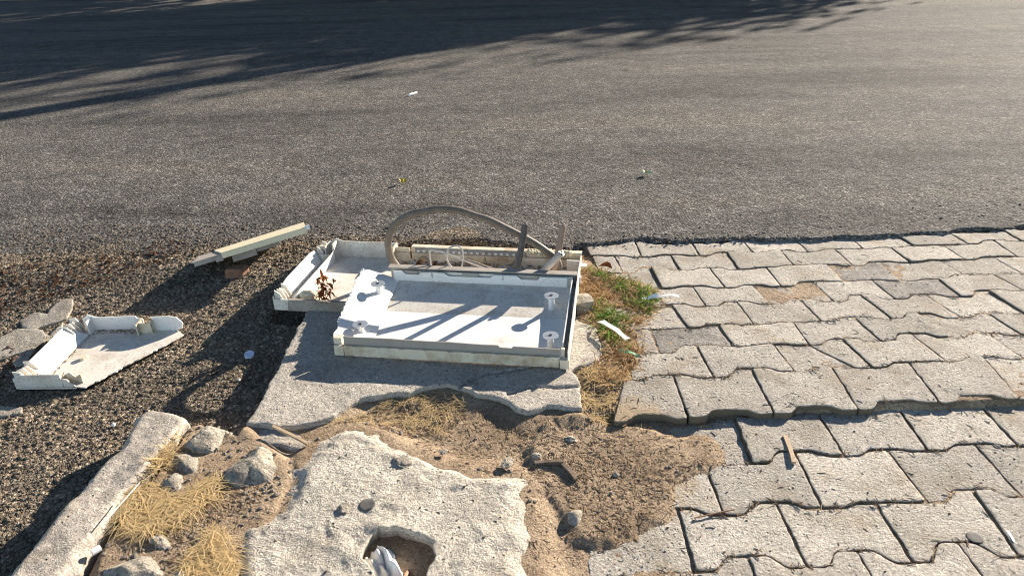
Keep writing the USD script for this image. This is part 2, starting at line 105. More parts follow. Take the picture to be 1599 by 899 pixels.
def near_poly(xy, poly, fade):
    """1 inside the polygon, falling to 0 at distance fade outside it."""
    d = shapely.distance(shapely.points(xy), poly)
    return 1 - sstep(0, fade, d)
def cross2(a, b): return a[:, 0] * b[:, 1] - a[:, 1] * b[:, 0]
def resample(ring, step):
    L = LineString(ring); n = max(8, int(L.length / step))
    return np.array([L.interpolate(i / n, normalized=True).coords[0] for i in range(n)])
def wobble(pts, amp, scale, seed):
    pts = np.asarray(pts)
    return pts + amp * 2 * np.column_stack([fb(pts, scale, 3, seed) - .5, fb(pts, scale, 3, seed + 11) - .5])

def sheet(poly, zf, res, skirt=.05, rnd=.004, bstep=None, jag=0., jscale=.03, seed=0, extra=None, flare=0.):
    """A slab-like surface over poly: ragged outline, rounded edge, height zf(xy), and a wall down its rim."""
    bstep = bstep or res
    if jag:
        poly = Polygon(wobble(resample(poly.exterior.coords, bstep), jag, jscale, seed), [wobble(resample(h.coords, bstep), jag, jscale, seed + 5) for h in poly.interiors]).buffer(0)
        if poly.geom_type != 'Polygon': poly = max(poly.geoms, key=lambda g: g.area)
    r = np.random.default_rng(seed + 100)
    rings = [resample(q.coords, bstep) for q in (poly.exterior, *poly.interiors)]
    pts, drop = list(rings), [np.full(len(q), rnd) for q in rings]
    for k, dz in ((.3, .35), (1.0, .06)):
        inner = poly.buffer(-rnd * k)
        for g in getattr(inner, 'geoms', [inner]):
            if g.is_empty: continue
            for q in (g.exterior, *g.interiors):
                a = resample(q.coords, bstep * (1 if k < .9 else 1.3)); pts.append(a); drop.append(np.full(len(a), rnd * dz))
    core = poly.buffer(-rnd * 1.0 - res * .5)
    if not core.is_empty:
        x0, y0, x1, y1 = core.bounds
        gx, gy = np.meshgrid(np.arange(x0, x1 + res, res), np.arange(y0, y1 + res, res))
        g = np.column_stack([gx.ravel(), gy.ravel()]); g = g + r.uniform(-.3, .3, g.shape) * res
        g = g[shapely.contains_xy(core, g[:, 0], g[:, 1])]
        pts.append(g); drop.append(np.zeros(len(g)))
    xy = np.vstack(pts); dz = np.concatenate(drop)
    f = Delaunay(xy).simplices
    c = xy[f].mean(1); f = f[shapely.contains_xy(poly, c[:, 0], c[:, 1])]
    a = cross2(xy[f[:, 1]] - xy[f[:, 0]], xy[f[:, 2]] - xy[f[:, 0]]); f[a < 0] = f[a < 0][:, ::-1]
    f = f[np.abs(a) > 1e-12]
    v = np.column_stack([xy, zf(xy) - dz])
    e = np.vstack([f[:, [0, 1]], f[:, [1, 2]], f[:, [2, 0]]])
    key = np.sort(e, 1); _, idx, cnt = np.unique(key, axis=0, return_index=True, return_counts=True)
    be = e[idx[cnt == 1]]
    ids = np.unique(be); m = {int(i): len(v) + k for k, i in enumerate(ids)}
    low = v[ids].copy(); low[:, 2] -= skirt
    if flare:
        cxy = np.array(poly.centroid.coords[0]); d = low[:, :2] - cxy; low[:, :2] += flare * d / np.maximum(np.linalg.norm(d, axis=1, keepdims=True), 1e-6)
    v = np.vstack([v, low])
    A, B = be[:, 0], be[:, 1]; A2 = np.array([m[int(i)] for i in A]); B2 = np.array([m[int(i)] for i in B])
    f = np.vstack([f, np.column_stack([A, A2, B2]), np.column_stack([A, B2, B])])
    return trimesh.Trimesh(v, f, process=False)

def plate(poly, org, ux, uy, th):
    """A flat polygon of thickness th, standing where org, ux and uy put it (thickness along ux x uy)."""
    ux, uy = np.asarray(ux, float), np.asarray(uy, float); uz = np.cross(ux, uy); uz /= np.linalg.norm(uz)
    if not isinstance(poly, Polygon): poly = Polygon(poly)
    m = trimesh.creation.extrude_polygon(poly.buffer(0), th, engine='earcut')
    m.vertices = np.asarray(org, float) + m.vertices[:, :1] * ux + m.vertices[:, 1:2] * uy + m.vertices[:, 2:] * uz
    return m
def quad(a, b, c, d, th):
    """A plate through four corners, thickened on both sides."""
    P = np.array([a, b, c, d], float); n = np.cross(P[1] - P[0], P[3] - P[0]); n /= np.linalg.norm(n)
    v = np.vstack([P - n * th / 2, P + n * th / 2])
    f = [[0, 2, 1], [0, 3, 2], [4, 5, 6], [4, 6, 7]]
    for i in range(4):
        j = (i + 1) % 4; f += [[i, j, j + 4], [i, j + 4, i + 4]]
    m = trimesh.Trimesh(v, f, process=False); m.fix_normals(); return m
def bx(x0, x1, y0, y1, z0, z1):
    m = trimesh.creation.box((x1 - x0, y1 - y0, z1 - z0)); m.apply_translation(((x0 + x1) / 2, (y0 + y1) / 2, (z0 + z1) / 2)); return m
def spline(P, n=12):
    P = np.asarray(P, float); P = np.vstack([2 * P[0] - P[1], P, 2 * P[-1] - P[-2]]); out = []
    for i in range(1, len(P) - 2):
        for t in np.linspace(0, 1, n, endpoint=False):
            a, b, c, d = P[i - 1:i + 3]
            out.append(.5 * (2 * b + (c - a) * t + (2 * a - 5 * b + 4 * c - d) * t * t + (3 * b - a - 3 * c + d) * t ** 3))
    return np.array(out + [P[-2]])
def tube(P, r, sides=12, r1=None, caps=True, flat=1.0):
    P = np.asarray(P, float); n = len(P); R = np.linspace(r, r if r1 is None else r1, n)
    T = np.gradient(P, axis=0); T /= np.linalg.norm(T, axis=1, keepdims=True)
    u = np.cross(T[0], [0.3, 0.2, 1.0]); 
    if np.linalg.norm(u) < 1e-3: u = np.cross(T[0], [1., 0, 0])
    V = []
    for i in range(n):
        u = u - T[i] * (u @ T[i]); u /= np.linalg.norm(u); w = np.cross(T[i], u)
        for k in range(sides):
            a = 2 * math.pi * k / sides; V.append(P[i] + R[i] * (math.cos(a) * u + flat * math.sin(a) * w))
    F = []
    for i in range(n - 1):
        for k in range(sides):
            a, b = i * sides + k, i * sides + (k + 1) % sides
            F += [[a, b, b + sides], [a, b + sides, a + sides]]
    if caps:
        V += [P[0], P[-1]]
        for k in range(sides):
            F += [[n * sides, (k + 1) % sides, k], [n * sides + 1, (n - 1) * sides + k, (n - 1) * sides + (k + 1) % sides]]
    return trimesh.Trimesh(np.array(V), F, process=False)
ICO1, ICO0 = trimesh.creation.icosphere(subdivisions=1), trimesh.creation.icosahedron()
def pebbles(pos, size, seed, base=ICO1, flat=.6):
    """Many small angular stones as one mesh; size is an array of radii."""
    r = np.random.default_rng(seed); n = len(pos); bv, bf = np.array(base.vertices), np.array(base.faces)
    sc = r.uniform(.65, 1.25, (n, 1, 3)) * size[:, None, None]; sc[:, :, 2] *= flat
    v = bv[None] * (1 + r.uniform(-.22, .22, (n, len(bv), 1))) * sc
    a = r.uniform(0, 2 * np.pi, n); c, s = np.cos(a)[:, None], np.sin(a)[:, None]
    v = np.stack([v[..., 0] * c - v[..., 1] * s, v[..., 0] * s + v[..., 1] * c, v[..., 2]], -1) + np.asarray(pos)[:, None]
    f = bf[None] + (np.arange(n) * len(bv))[:, None, None]
    return trimesh.Trimesh(v.reshape(-1, 3), f.reshape(-1, 3), process=False)
def scatter(poly, n, seed):
    r = np.random.default_rng(seed); x0, y0, x1, y1 = poly.bounds; out = np.zeros((0, 2))
    while len(out) < n:
        g = np.column_stack([r.uniform(x0, x1, 3 * n), r.uniform(y0, y1, 3 * n)])
        out = np.vstack([out, g[shapely.contains_xy(poly, g[:, 0], g[:, 1])]])
    return out[:n]
def blades(pos, h, lean, width, seed, seg=3, droop=.5, az=None, roll=.6):
    """Grass or straw: tapered bent ribbons rooted at pos."""
    r = np.random.default_rng(seed); n = len(pos); h = np.asarray(h)
    a = r.uniform(0, 2 * np.pi, n) if az is None else az; d = np.column_stack([np.cos(a), np.sin(a), np.zeros(n)])
    side = np.column_stack([-np.sin(a), np.cos(a), r.uniform(-roll, roll, n)]); side /= np.linalg.norm(side, axis=1, keepdims=True)
    lean = np.asarray(lean); width = np.broadcast_to(width, (n,)); V = []
    for k in range(seg + 1):
        t = k / seg; ang = lean + droop * t * r.uniform(.5, 1.3, n)
        c = pos + (d * np.sin(ang)[:, None] + np.array([0, 0, 1]) * np.cos(ang)[:, None]) * (h * t)[:, None]
        w = width * (1 - .85 * t ** 1.5)
        V += [c - side * w[:, None], c + side * w[:, None]]
    V = np.stack(V, 1); m = 2 * (seg + 1); F = []
    for k in range(seg): F += [[2 * k, 2 * k + 1, 2 * k + 3], [2 * k, 2 * k + 3, 2 * k + 2]]
    f = np.array(F)[None] + (np.arange(n) * m)[:, None, None]
    return trimesh.Trimesh(V.reshape(-1, 3), f.reshape(-1, 3), process=False)
def sticks(pos, length, rad, seed, tilt=.25, az=None):
    """Bits of straw or twig lying about: thin triangular prisms."""
    r = np.random.default_rng(seed); n = len(pos); a = r.uniform(0, 2 * np.pi, n) if az is None else az
    e = r.uniform(-tilt, tilt, n); d = np.column_stack([np.cos(a) * np.cos(e), np.sin(a) * np.cos(e), np.sin(e)])
    s = np.column_stack([-np.sin(a), np.cos(a), 0 * a]); w = np.cross(d, s); bend = r.uniform(-.12, .12, n)[:, None] * np.asarray(length)[:, None]
    V = []
    for t, off in ((-.5, 0.), (0., 1.), (.5, 0.)):
        c = pos + d * (np.asarray(length) * t)[:, None] + s * bend * off
        for k in range(3):
            q = 2 * math.pi * k / 3; V.append(c + (s * math.cos(q) + w * math.sin(q)) * np.asarray(rad)[:, None])
    V = np.stack(V, 1); F = [[0, 2, 1], [6, 7, 8]]
    for b in (0, 3):
        for k in range(3):
            i, j = b + k, b + (k + 1) % 3; F += [[i, j, j + 3], [i, j + 3, i + 3]]
    f = np.array(F)[None] + (np.arange(n) * 9)[:, None, None]
    return trimesh.Trimesh(V.reshape(-1, 3), f.reshape(-1, 3), process=False)

# ---------------------------------------------------------------- materials
def mat(name, nodes, links, surface='p.BSDF'):
    return usdkit.material(stage, '/World/Looks/' + name, nodes, links, surface=surface)
def gray(k): return (k, k, k)
def mul(c, k): return tuple(x * k for x in c)
def stony(name, col, dark, patch=5.0, grain=260.0, pit=70.0, pit_amt=.6, rough=.92, bump=.9, dist=.004, tint=None, rnd=.12, spec=.2, coarse=45., stain=None, dust=None, flank=None):
    """Cement, stone, soil: broad patches, mixed grains, sparse dark pits, relief; dust = (colour, centre, radius) of earth lying on it."""
    n = {'g': ('geometry', {}), 'oi': ('object_info', {}),
         'n1': ('noise_texture', {'scale': patch, 'detail': 5.0, 'roughness': .6}),
         'n2': ('noise_texture', {'scale': grain, 'detail': 3.0, 'roughness': .75}),
         'n3': ('noise_texture', {'scale': coarse, 'detail': 5.0, 'roughness': .7}),
         'n5': ('noise_texture', {'scale': patch * 2.6, 'detail': 3.0, 'roughness': .5}),
         'v1': ('voronoi_texture', {'scale': pit}), 'v2': ('voronoi_texture', {'scale': grain * .9}),
         's1': ('separate_color', {}), 's2': ('separate_color', {}),
         'r1': ('rgb_ramp', {'ramp': [(0.3, dark), (0.52, col), (0.75, tint or mul(col, 1.12))]}),
         'r2': ('rgb_ramp', {'ramp': [(0., gray(.55)), (.12, gray(.86)), (0.6, gray(1.0)), (.9, gray(1.1)), (1., gray(1.4))]}),
         'r4': ('rgb_ramp', {'ramp': [(0.3, gray(.78)), (0.6, gray(1.08))]}),
         'r3': ('rgb_ramp', {'ramp': [(0.08, gray(1.0)), (0.22, gray(0.0))]}), 'rp': ('rgb_ramp', {'ramp': [(0.70, gray(0.)), (0.82, gray(1.0))]}),
         'pm': ('math', {'math_type': 'multiply'}), 'pc': ('map_range', {'to_min': 1.0, 'to_max': 1 - pit_amt}),
         'mr': ('map_range', {'from_min': 0., 'from_max': 1., 'to_min': 1 - rnd, 'to_max': 1 + rnd}),
         'm1': ('mix', {'mix_type': 'multiply', 'fac': 1.0}), 'm2': ('mix', {'mix_type': 'multiply', 'fac': 1.0}), 'm3': ('mix', {'mix_type': 'multiply', 'fac': 1.0}), 'm4': ('mix', {'mix_type': 'multiply', 'fac': 1.0}),
         'h1': ('math', {'math_type': 'multiply', 'value2': .5}), 'h2': ('math', {'math_type': 'multiply_add', 'value2': -1.1}), 'h3': ('math', {'math_type': 'multiply_add', 'value2': 1.1}), 'h4': ('math', {'math_type': 'multiply_add', 'value2': .28}),
         'b': ('bump', {'strength': bump, 'distance': dist}),
         'p': ('principled_bsdf', {'roughness': rough, 'specular_ior_level': spec})}
    l = [('g.position', k + '.vector') for k in ('n1', 'n2', 'n3', 'n5', 'v1', 'v2')]
    l += [('v1.color', 's1.color'), ('v2.color', 's2.color'), ('s1.r', 'rp.fac'), ('v1.distance', 'r3.fac'), ('rp.color', 'pm.value1'), ('r3.color', 'pm.value2'), ('pm.value', 'pc.value'),
         ('n1.fac', 'r1.fac'), ('s2.r', 'r2.fac'), ('n3.fac', 'r4.fac'), ('oi.random', 'mr.value'),
         ('r1.color', 'm1.color1'), ('r2.color', 'm1.color2'), ('m1.color', 'm2.color1'), ('pc.result', 'm2.color2'), ('m2.color', 'm3.color1'), ('mr.result', 'm3.color2'), ('m3.color', 'm4.color1'), ('r4.color', 'm4.color2'),
         ('n2.fac', 'h1.value1'), ('pm.value', 'h2.value1'), ('h1.value', 'h2.value3'), ('n3.fac', 'h3.value1'), ('h2.value', 'h3.value3'), ('s2.g', 'h4.value1'), ('h3.value', 'h4.value3'), ('h4.value', 'b.height'), ('b.normal', 'p.normal')]
    last = 'm4.color'
    if stain:
        col2, sc, lo, hi = stain
        n['ns'] = ('noise_texture', {'scale': sc, 'detail': 5.0, 'roughness': .65}); n['rs'] = ('rgb_ramp', {'ramp': [(lo, gray(0.)), (hi, gray(.9))]})
        n['ms'] = ('mix', {'mix_type': 'mix', 'color2': col2})
        l += [('g.position', 'ns.vector'), ('ns.fac', 'rs.fac'), ('rs.color', 'ms.fac'), (last, 'ms.color1')]; last = 'ms.color'
    if dust:
        col2, cen, rad = dust
        n['vd'] = ('vector_math', {'math_type': 'distance', 'vector2': cen}); n['nd'] = ('noise_texture', {'scale': 22.0, 'detail': 5.0, 'roughness': .7})
        n['dm'] = ('map_range', {'from_min': rad * .55, 'from_max': rad * 1.35, 'to_min': .42, 'to_max': -.42}); n['da'] = ('math', {'math_type': 'add'}); n['rd'] = ('rgb_ramp', {'ramp': [(.48, gray(0.)), (.72, gray(.95))]}); n['md'] = ('mix', {'mix_type': 'mix', 'color2': col2})
        l += [('g.position', 'vd.vector1'), ('g.position', 'nd.vector'), ('vd.value', 'dm.value'), ('dm.result', 'da.value1'), ('nd.fac', 'da.value2'), ('da.value', 'rd.fac'), ('rd.color', 'md.fac'), (last, 'md.color1')]; last = 'md.color'
    if flank:  # steep sides mixed towards the flank colour
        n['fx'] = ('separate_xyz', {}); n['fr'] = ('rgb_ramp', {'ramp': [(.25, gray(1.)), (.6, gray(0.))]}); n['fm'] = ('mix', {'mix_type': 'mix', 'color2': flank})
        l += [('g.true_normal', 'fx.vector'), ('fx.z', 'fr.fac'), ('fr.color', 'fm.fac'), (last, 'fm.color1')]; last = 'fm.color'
    l.append((last, 'p.base_color'))
    return mat(name, n, l)
def asphalt(name, col, brown, crumbly=False):
    n = {'g': ('geometry', {}), 'mp': ('mapping', {'scale': (.3, 1.5, 1.), 'rotation': (0, 0, .12)}),
         'n0': ('noise_texture', {'scale': 5.0 if crumbly else 1.1, 'detail': 5.0, 'roughness': .62}),
         'n1': ('noise_texture', {'scale': 16. if crumbly else 7.0, 'detail': 5.0, 'roughness': .65}),
         'v': ('voronoi_texture', {'scale': 105.0}), 'v2': ('voronoi_texture', {'scale': 260.0}),
         'sc': ('separate_color', {}), 'sc2': ('separate_color', {}),
         'r0': ('rgb_ramp', {'ramp': [(.34, mul(col, .66)), (.5, col), (.66, brown)]}),
         'r1': ('rgb_ramp', {'ramp': [(.3, gray(.72)), (.55, gray(1.)), (.75, gray(1.25))]}),
         'rv': ('rgb_ramp', {'ramp': [(0., gray(.55)), (.5, gray(.9)), (.85, gray(1.2)), (1., gray(1.9))]}),
         'rv2': ('rgb_ramp', {'ramp': [(0., gray(.55)), (.7, gray(1.05)), (1., gray(1.7))]}),
         'rd': ('rgb_ramp', {'ramp': [(.25, gray(1.)), (.62, gray(.45))]}),
         'm1': ('mix', {'mix_type': 'multiply', 'fac': 1.}), 'm2': ('mix', {'mix_type': 'multiply', 'fac': 1.}), 'm3': ('mix', {'mix_type': 'multiply', 'fac': 1.}), 'm4': ('mix', {'mix_type': 'multiply', 'fac': .8}),
         'h1': ('math', {'math_type': 'multiply', 'value2': -1.0}), 'h2': ('math', {'math_type': 'multiply_add', 'value2': .9}), 'h3': ('math', {'math_type': 'multiply_add', 'value2': -.5}),
         'b': ('bump', {'strength': 1.0, 'distance': .0045 if crumbly else .0032}),
         'p': ('principled_bsdf', {'roughness': .9, 'specular_ior_level': .08})}
    l = [('g.position', 'mp.vector'), ('mp.vector', 'n0.vector'), ('g.position', 'n1.vector'), ('g.position', 'v.vector'), ('g.position', 'v2.vector'),
         ('n0.fac', 'r0.fac'), ('n1.fac', 'r1.fac'), ('v.color', 'sc.color'), ('sc.r', 'rv.fac'), ('v2.color', 'sc2.color'), ('sc2.r', 'rv2.fac'), ('v.distance', 'rd.fac'),
         ('r0.color', 'm1.color1'), ('r1.color', 'm1.color2'), ('m1.color', 'm2.color1'), ('rv.color', 'm2.color2'), ('m2.color', 'm3.color1'), ('rv2.color', 'm3.color2'), ('m3.color', 'm4.color1'), ('rd.color', 'm4.color2'), ('m4.color', 'p.base_color'),
         ('v.distance', 'h1.value1'), ('sc.g', 'h2.value1'), ('h1.value', 'h2.value3'), ('v2.distance', 'h3.value1'), ('h2.value', 'h3.value3'), ('h3.value', 'b.height'), ('b.normal', 'p.normal')]
    return mat(name, n, l)
def plastic(name, col, dirt=(.30, .22, .13), amount=(.56, .78), rough=.5, sc=9.0, grime=(.62, .8), trans=0.):
    """Old weathered plastic: broad stains and small specks of earth."""
    n = {'g': ('geometry', {}), 'n1': ('noise_texture', {'scale': sc, 'detail': 6.0, 'roughness': .68}), 'n2': ('noise_texture', {'scale': 120.0, 'detail': 4.0, 'roughness': .7}), 'n3': ('noise_texture', {'scale': 3.0, 'detail': 3.0}),
         'r1': ('rgb_ramp', {'ramp': [(amount[0], gray(0.)), (amount[1], gray(.85))]}), 'r2': ('rgb_ramp', {'ramp': [(grime[0], gray(0.)), (grime[1], gray(.8))]}),
         'r3': ('rgb_ramp', {'ramp': [(.35, mul(col, .93)), (.65, col)]}),
         'm1': ('mix', {'mix_type': 'mix', 'color2': dirt}), 'm2': ('mix', {'mix_type': 'mix', 'color2': mul(dirt, .6)}),
         'b': ('bump', {'strength': .25, 'distance': .002}), 'rr': ('map_range', {'to_min': rough - .1, 'to_max': rough + .25}),
         'p': ('principled_bsdf', {'specular_ior_level': .4})}
    l = [('g.position', 'n1.vector'), ('g.position', 'n2.vector'), ('g.position', 'n3.vector'), ('n1.fac', 'r1.fac'), ('n2.fac', 'r2.fac'), ('n3.fac', 'r3.fac'),
         ('r3.color', 'm1.color1'), ('r1.color', 'm1.fac'), ('m1.color', 'm2.color1'), ('r2.color', 'm2.fac'), ('m2.color', 'p.base_color'), ('n2.fac', 'b.height'), ('b.normal', 'p.normal'), ('n1.fac', 'rr.value'), ('rr.result', 'p.roughness')]
    return mat(name, n, l)
def varied(name, stops, rough=.8, trans=.0, spec=.2, fine=0.):
    """Loose bits: every island of the mesh takes its own tone."""
    n = {'g': ('geometry', {}), 'r': ('rgb_ramp', {'ramp': stops}), 'p': ('principled_bsdf', {'roughness': rough, 'specular_ior_level': spec})}
    l = [('g.random_per_island', 'r.fac'), ('r.color', 'p.base_color')]
    s = 'p.BSDF'
    if trans:
        n['t'] = ('translucent_bsdf', {}); n['x'] = ('mix_closure', {'fac': trans}); l += [('r.color', 't.color'), ('p.BSDF', 'x.closure1'), ('t.BSDF', 'x.closure2')]; s = 'x.closure'
    return mat(name, n, l, s)
def plain(name, col, rough=.6, metal=0., spec=.4, var=.25, sc=60.0, bump=.2):
    n = {'g': ('geometry', {}), 'n': ('noise_texture', {'scale': sc, 'detail': 4.0, 'roughness': .65}), 'r': ('rgb_ramp', {'ramp': [(.3, mul(col, 1 - var)), (.7, mul(col, 1 + var * .6))]}), 'b': ('bump', {'strength': bump, 'distance': .002}),
         'p': ('principled_bsdf', {'roughness': rough, 'metallic': metal, 'specular_ior_level': spec})}
    return mat(name, n, [('g.position', 'n.vector'), ('n.fac', 'r.fac'), ('r.color', 'p.base_color'), ('n.fac', 'b.height'), ('b.normal', 'p.normal')])

asphalt('asphalt', (.205, .193, .178), (.25, .226, .196))
asphalt('driveway_asphalt', (.31, .255, .19), (.42, .325, .225), crumbly=True)
DUST = ((.37, .285, .19), (.17, 1.31, -.02), .25)
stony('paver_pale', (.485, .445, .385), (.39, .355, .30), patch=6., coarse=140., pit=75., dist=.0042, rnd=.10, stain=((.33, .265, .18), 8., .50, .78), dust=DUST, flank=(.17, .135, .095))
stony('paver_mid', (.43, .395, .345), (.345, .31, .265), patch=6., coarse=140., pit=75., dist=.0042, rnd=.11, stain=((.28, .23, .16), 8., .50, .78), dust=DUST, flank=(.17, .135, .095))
stony('paver_dark', (.31, .285, .255), (.22, .205, .18), patch=8., rnd=.06, bump=1.2, stain=((.16, .145, .125), 7., .5, .75))
stony('slab_concrete', (.47, .43, .37), (.36, .325, .275), patch=5., coarse=100., dist=.005, stain=((.30, .25, .18), 5., .55, .8))
stony('rough_cement', (.56, .51, .43), (.44, .39, .32), patch=9., coarse=85., pit=45., pit_amt=.45, bump=1.0, dist=.006, stain=((.33, .30, .26), 6., .52, .75))
stony('kerb_concrete', (.42, .375, .32), (.32, .285, .24), patch=9., pit=60., stain=((.24, .205, .165), 14., .52, .72))
stony('rubble', (.44, .395, .325), (.31, .275, .225), patch=16., pit=50., bump=1.2, dist=.007)
stony('old_pale_concrete', (.40, .36, .30), (.28, .245, .2), patch=12., bump=1.)
stony('soil', (.395, .295, .20), (.25, .18, .115), patch=6., grain=320., pit=90., pit_amt=.6, tint=(.48, .375, .255), bump=1.0, dist=.006, coarse=90.)
stony('far_ground', (.22, .19, .12), (.12, .1, .06), patch=1.5)
plastic('white_plastic', (.80, .79, .75), dirt=(.38, .32, .25), amount=(.57, .84), rough=.45, grime=(.59, .74))
plastic('white_plastic_dusty', (.74, .70, .62), dirt=(.42, .33, .23), amount=(.46, .76), rough=.6, sc=13., grime=(.54, .72))
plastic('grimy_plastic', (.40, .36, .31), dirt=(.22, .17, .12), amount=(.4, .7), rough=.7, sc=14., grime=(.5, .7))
plastic('cream_plastic', (.70, .63, .49), dirt=(.33, .22, .11), amount=(.44, .68), rough=.6, sc=14.)
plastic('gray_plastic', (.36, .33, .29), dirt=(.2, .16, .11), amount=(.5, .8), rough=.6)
plastic('yellowed_plastic', (.72, .64, .44), dirt=(.4, .3, .18), amount=(.6, .85), rough=.5)
plain('zinc', (.47, .51, .55), rough=.38, metal=.55, var=.15, sc=200.)
plain('dark_bolt', (.10, .105, .12), rough=.4, metal=.8)
plain('cable_sheath', (.15, .122, .096), rough=.55, var=.3, sc=45.)
plain('cable_dark', (.075, .072, .07), rough=.5, var=.3, sc=45.)
plain('cable_brown', (.27, .195, .155), rough=.6, var=.2, sc=45.)
plain('cable_pale', (.40, .37, .34), rough=.6, var=.2, sc=45.)
plain('copper_core', (.55, .50, .46), rough=.35, metal=.9)
plain('wire_gray', (.36, .355, .35), rough=.45, var=.2)
plain('core_dark', (.03, .03, .03), rough=.8)
plain('wood', (.46, .34, .22), rough=.8, var=.3, sc=90.)
plain('bark', (.17, .125, .09), rough=.9, var=.4, sc=70., bump=.6)
plain('paper_white', (.80, .80, .78), rough=.7, var=.08)
plain('cloth_white', (.80, .78, .74), rough=.9, var=.15, sc=35., bump=.3)
plain('cap_blue', (.66, .74, .88), rough=.35, var=.05)
plain('green_strip', (.22, .42, .22), rough=.6, var=.3)
plain('foam', (.66, .58, .40), rough=.95, var=.3, sc=80., bump=1.)
plain('brick_red', (.22, .125, .08), rough=.95, var=.3, sc=60., bump=1.)
plain('red_stick', (.42, .20, .12), rough=.7, var=.2)
plain('yellow_leaf', (.62, .45, .03), rough=.6, var=.2)
plain('lime_leaf', (.50, .60, .30), rough=.6, var=.3)
plain('hole_black', (.018, .018, .02), rough=.7, var=.3, bump=.5)  # holds the shade inside a paver hole as flat black
plain('spot_dark', (.13, .12, .11), rough=.9, var=.2)
plain('metal_pole', (.25, .26, .27), rough=.5, metal=.5)
varied('gravel_mix', [(0., (.20, .17, .14)), (.4, (.38, .33, .27)), (.75, (.52, .47, .39)), (1., (.72, .68, .60))], rough=.9)
varied('asphalt_grit', [(0., (.12, .095, .068)), (.3, (.28, .225, .165)), (.8, (.42, .35, .26)), (1., (.66, .58, .47))], rough=.75, spec=.35)
varied('grass_green', [(0., (.16, .27, .05)), (.5, (.32, .44, .09)), (1., (.52, .56, .18))], trans=.5)
varied('grass_dry', [(0., (.50, .34, .17)), (.3, (.64, .48, .24)), (.7, (.72, .58, .31)), (1., (.84, .75, .52))], trans=.45)
varied('straw', [(0., (.72, .57, .32)), (.5, (.92, .79, .50)), (1., (.97, .92, .72))], trans=.5)
varied('dark_specks', [(0., (.10, .075, .05)), (.5, (.22, .165, .11)), (1., (.46, .36, .23))], rough=.9)
varied('chaff', [(0., (.22, .15, .09)), (.15, (.46, .33, .20)), (.7, (.64, .49, .30)), (1., (.82, .70, .46))], rough=.9)
varied('leaf_brown', [(0., (.09, .045, .025)), (.45, (.20, .095, .05)), (.8, (.33, .17, .08)), (1., (.50, .36, .2))], trans=.3)
varied('leaf_orange', [(0., (.26, .10, .035)), (.5, (.40, .17, .055)), (1., (.55, .30, .12))], trans=.35)
varied('tree_leaf', [(0., (.04, .07, .02)), (.6, (.07, .11, .035)), (1., (.11, .14, .05))], trans=.3)

# ---------------------------------------------------------------- ground heights
PO = {k: Polygon(v).buffer(0) for k, v in T['P'].items() if k != 'road_edge'}
REAR = Polygon([(-.72, 2.02), (.17, 1.87), (.24, 2.25), (-.66, 2.385)])
def za(xy):
    x, y = xy[:, 0], xy[:, 1]
    z = .012 - .078 * sstep(2.55, 1.7, y) * sstep(-.25, -.7, x)
    return z - .024 * near_poly(xy, REAR, .04)
def za_fine(xy):
    y = xy[:, 1]; k = 1 - sstep(3.4, 3.95, y) * .999
    coarse = 1 + .5 * sstep(2.6, 2.1, y) * sstep(-.2, -.5, xy[:, 0])
    return za(xy) + k * coarse * (.0036 * (fb(xy, .011, 2, 3) - .5) + .0036 * (fb(xy, .035, 3, 5) - .5)) + k * .012 * (fb(xy, .35, 3, 9) - .5)
RUB = shapely.union_all([PO[k] for k in ('stone1', 'stone2', 'stone3', 'stone4', 'stone5', 'stone7', 'gravel', 'straw1', 'straw2')]).convex_hull.difference(PO['kerb'])
step_line = np.array([(-.1, 1.47), (.25, 1.45), (.62, 1.44), (1.0, 1.44), (1.5, 1.47), (3., 1.45)])
def zs(xy):
    x, y = xy[:, 0], xy[:, 1]
    yl = np.interp(x, step_line[:, 0], step_line[:, 1])
    z = -.0034 - .0190 * sstep(.012, -.012, y - yl)
    west = sstep(.32, .12, x); z = z * (1 - west) - .022 * west
    m = near_poly(xy + .045 * np.column_stack([fb(xy, .045, 3, 33) - .5, fb(xy, .045, 3, 34) - .5]), PO['mound'], .03); z = z * (1 - m) + m * -.0125
    sl = near_poly(xy, PO['slab'], .07) * (1 - sstep(-.02, .02, -xy[:, 1] + yl - .2)); z = z + .012 * sl * west
    g = near_poly(xy, PO['grass'], .03) * sstep(1.5, 1.56, y); z = z * (1 - g) + g * -.001
    dirt = np.maximum(m, west)
    z = z + (.003 + .0035 * dirt) * (fb(xy, .07, 4, 21) - .5) + (.0026 + .0016 * dirt) * (fb(xy, .016, 3, 23) - .5)
    # dusty sand piled against the patch and between the rubble stones
    gr = near_poly(xy, RUB, .03); z = z + gr * .017
    pt = near_poly(xy, PO['patch'], .07) * (1 - near_poly(xy, PO['hole'], .05)); z = z * (1 - pt) + pt * (-.0065 + .008 * (fb(xy, .03, 3, 29) - .5)) * (1 - gr) + pt * gr * z
    return z

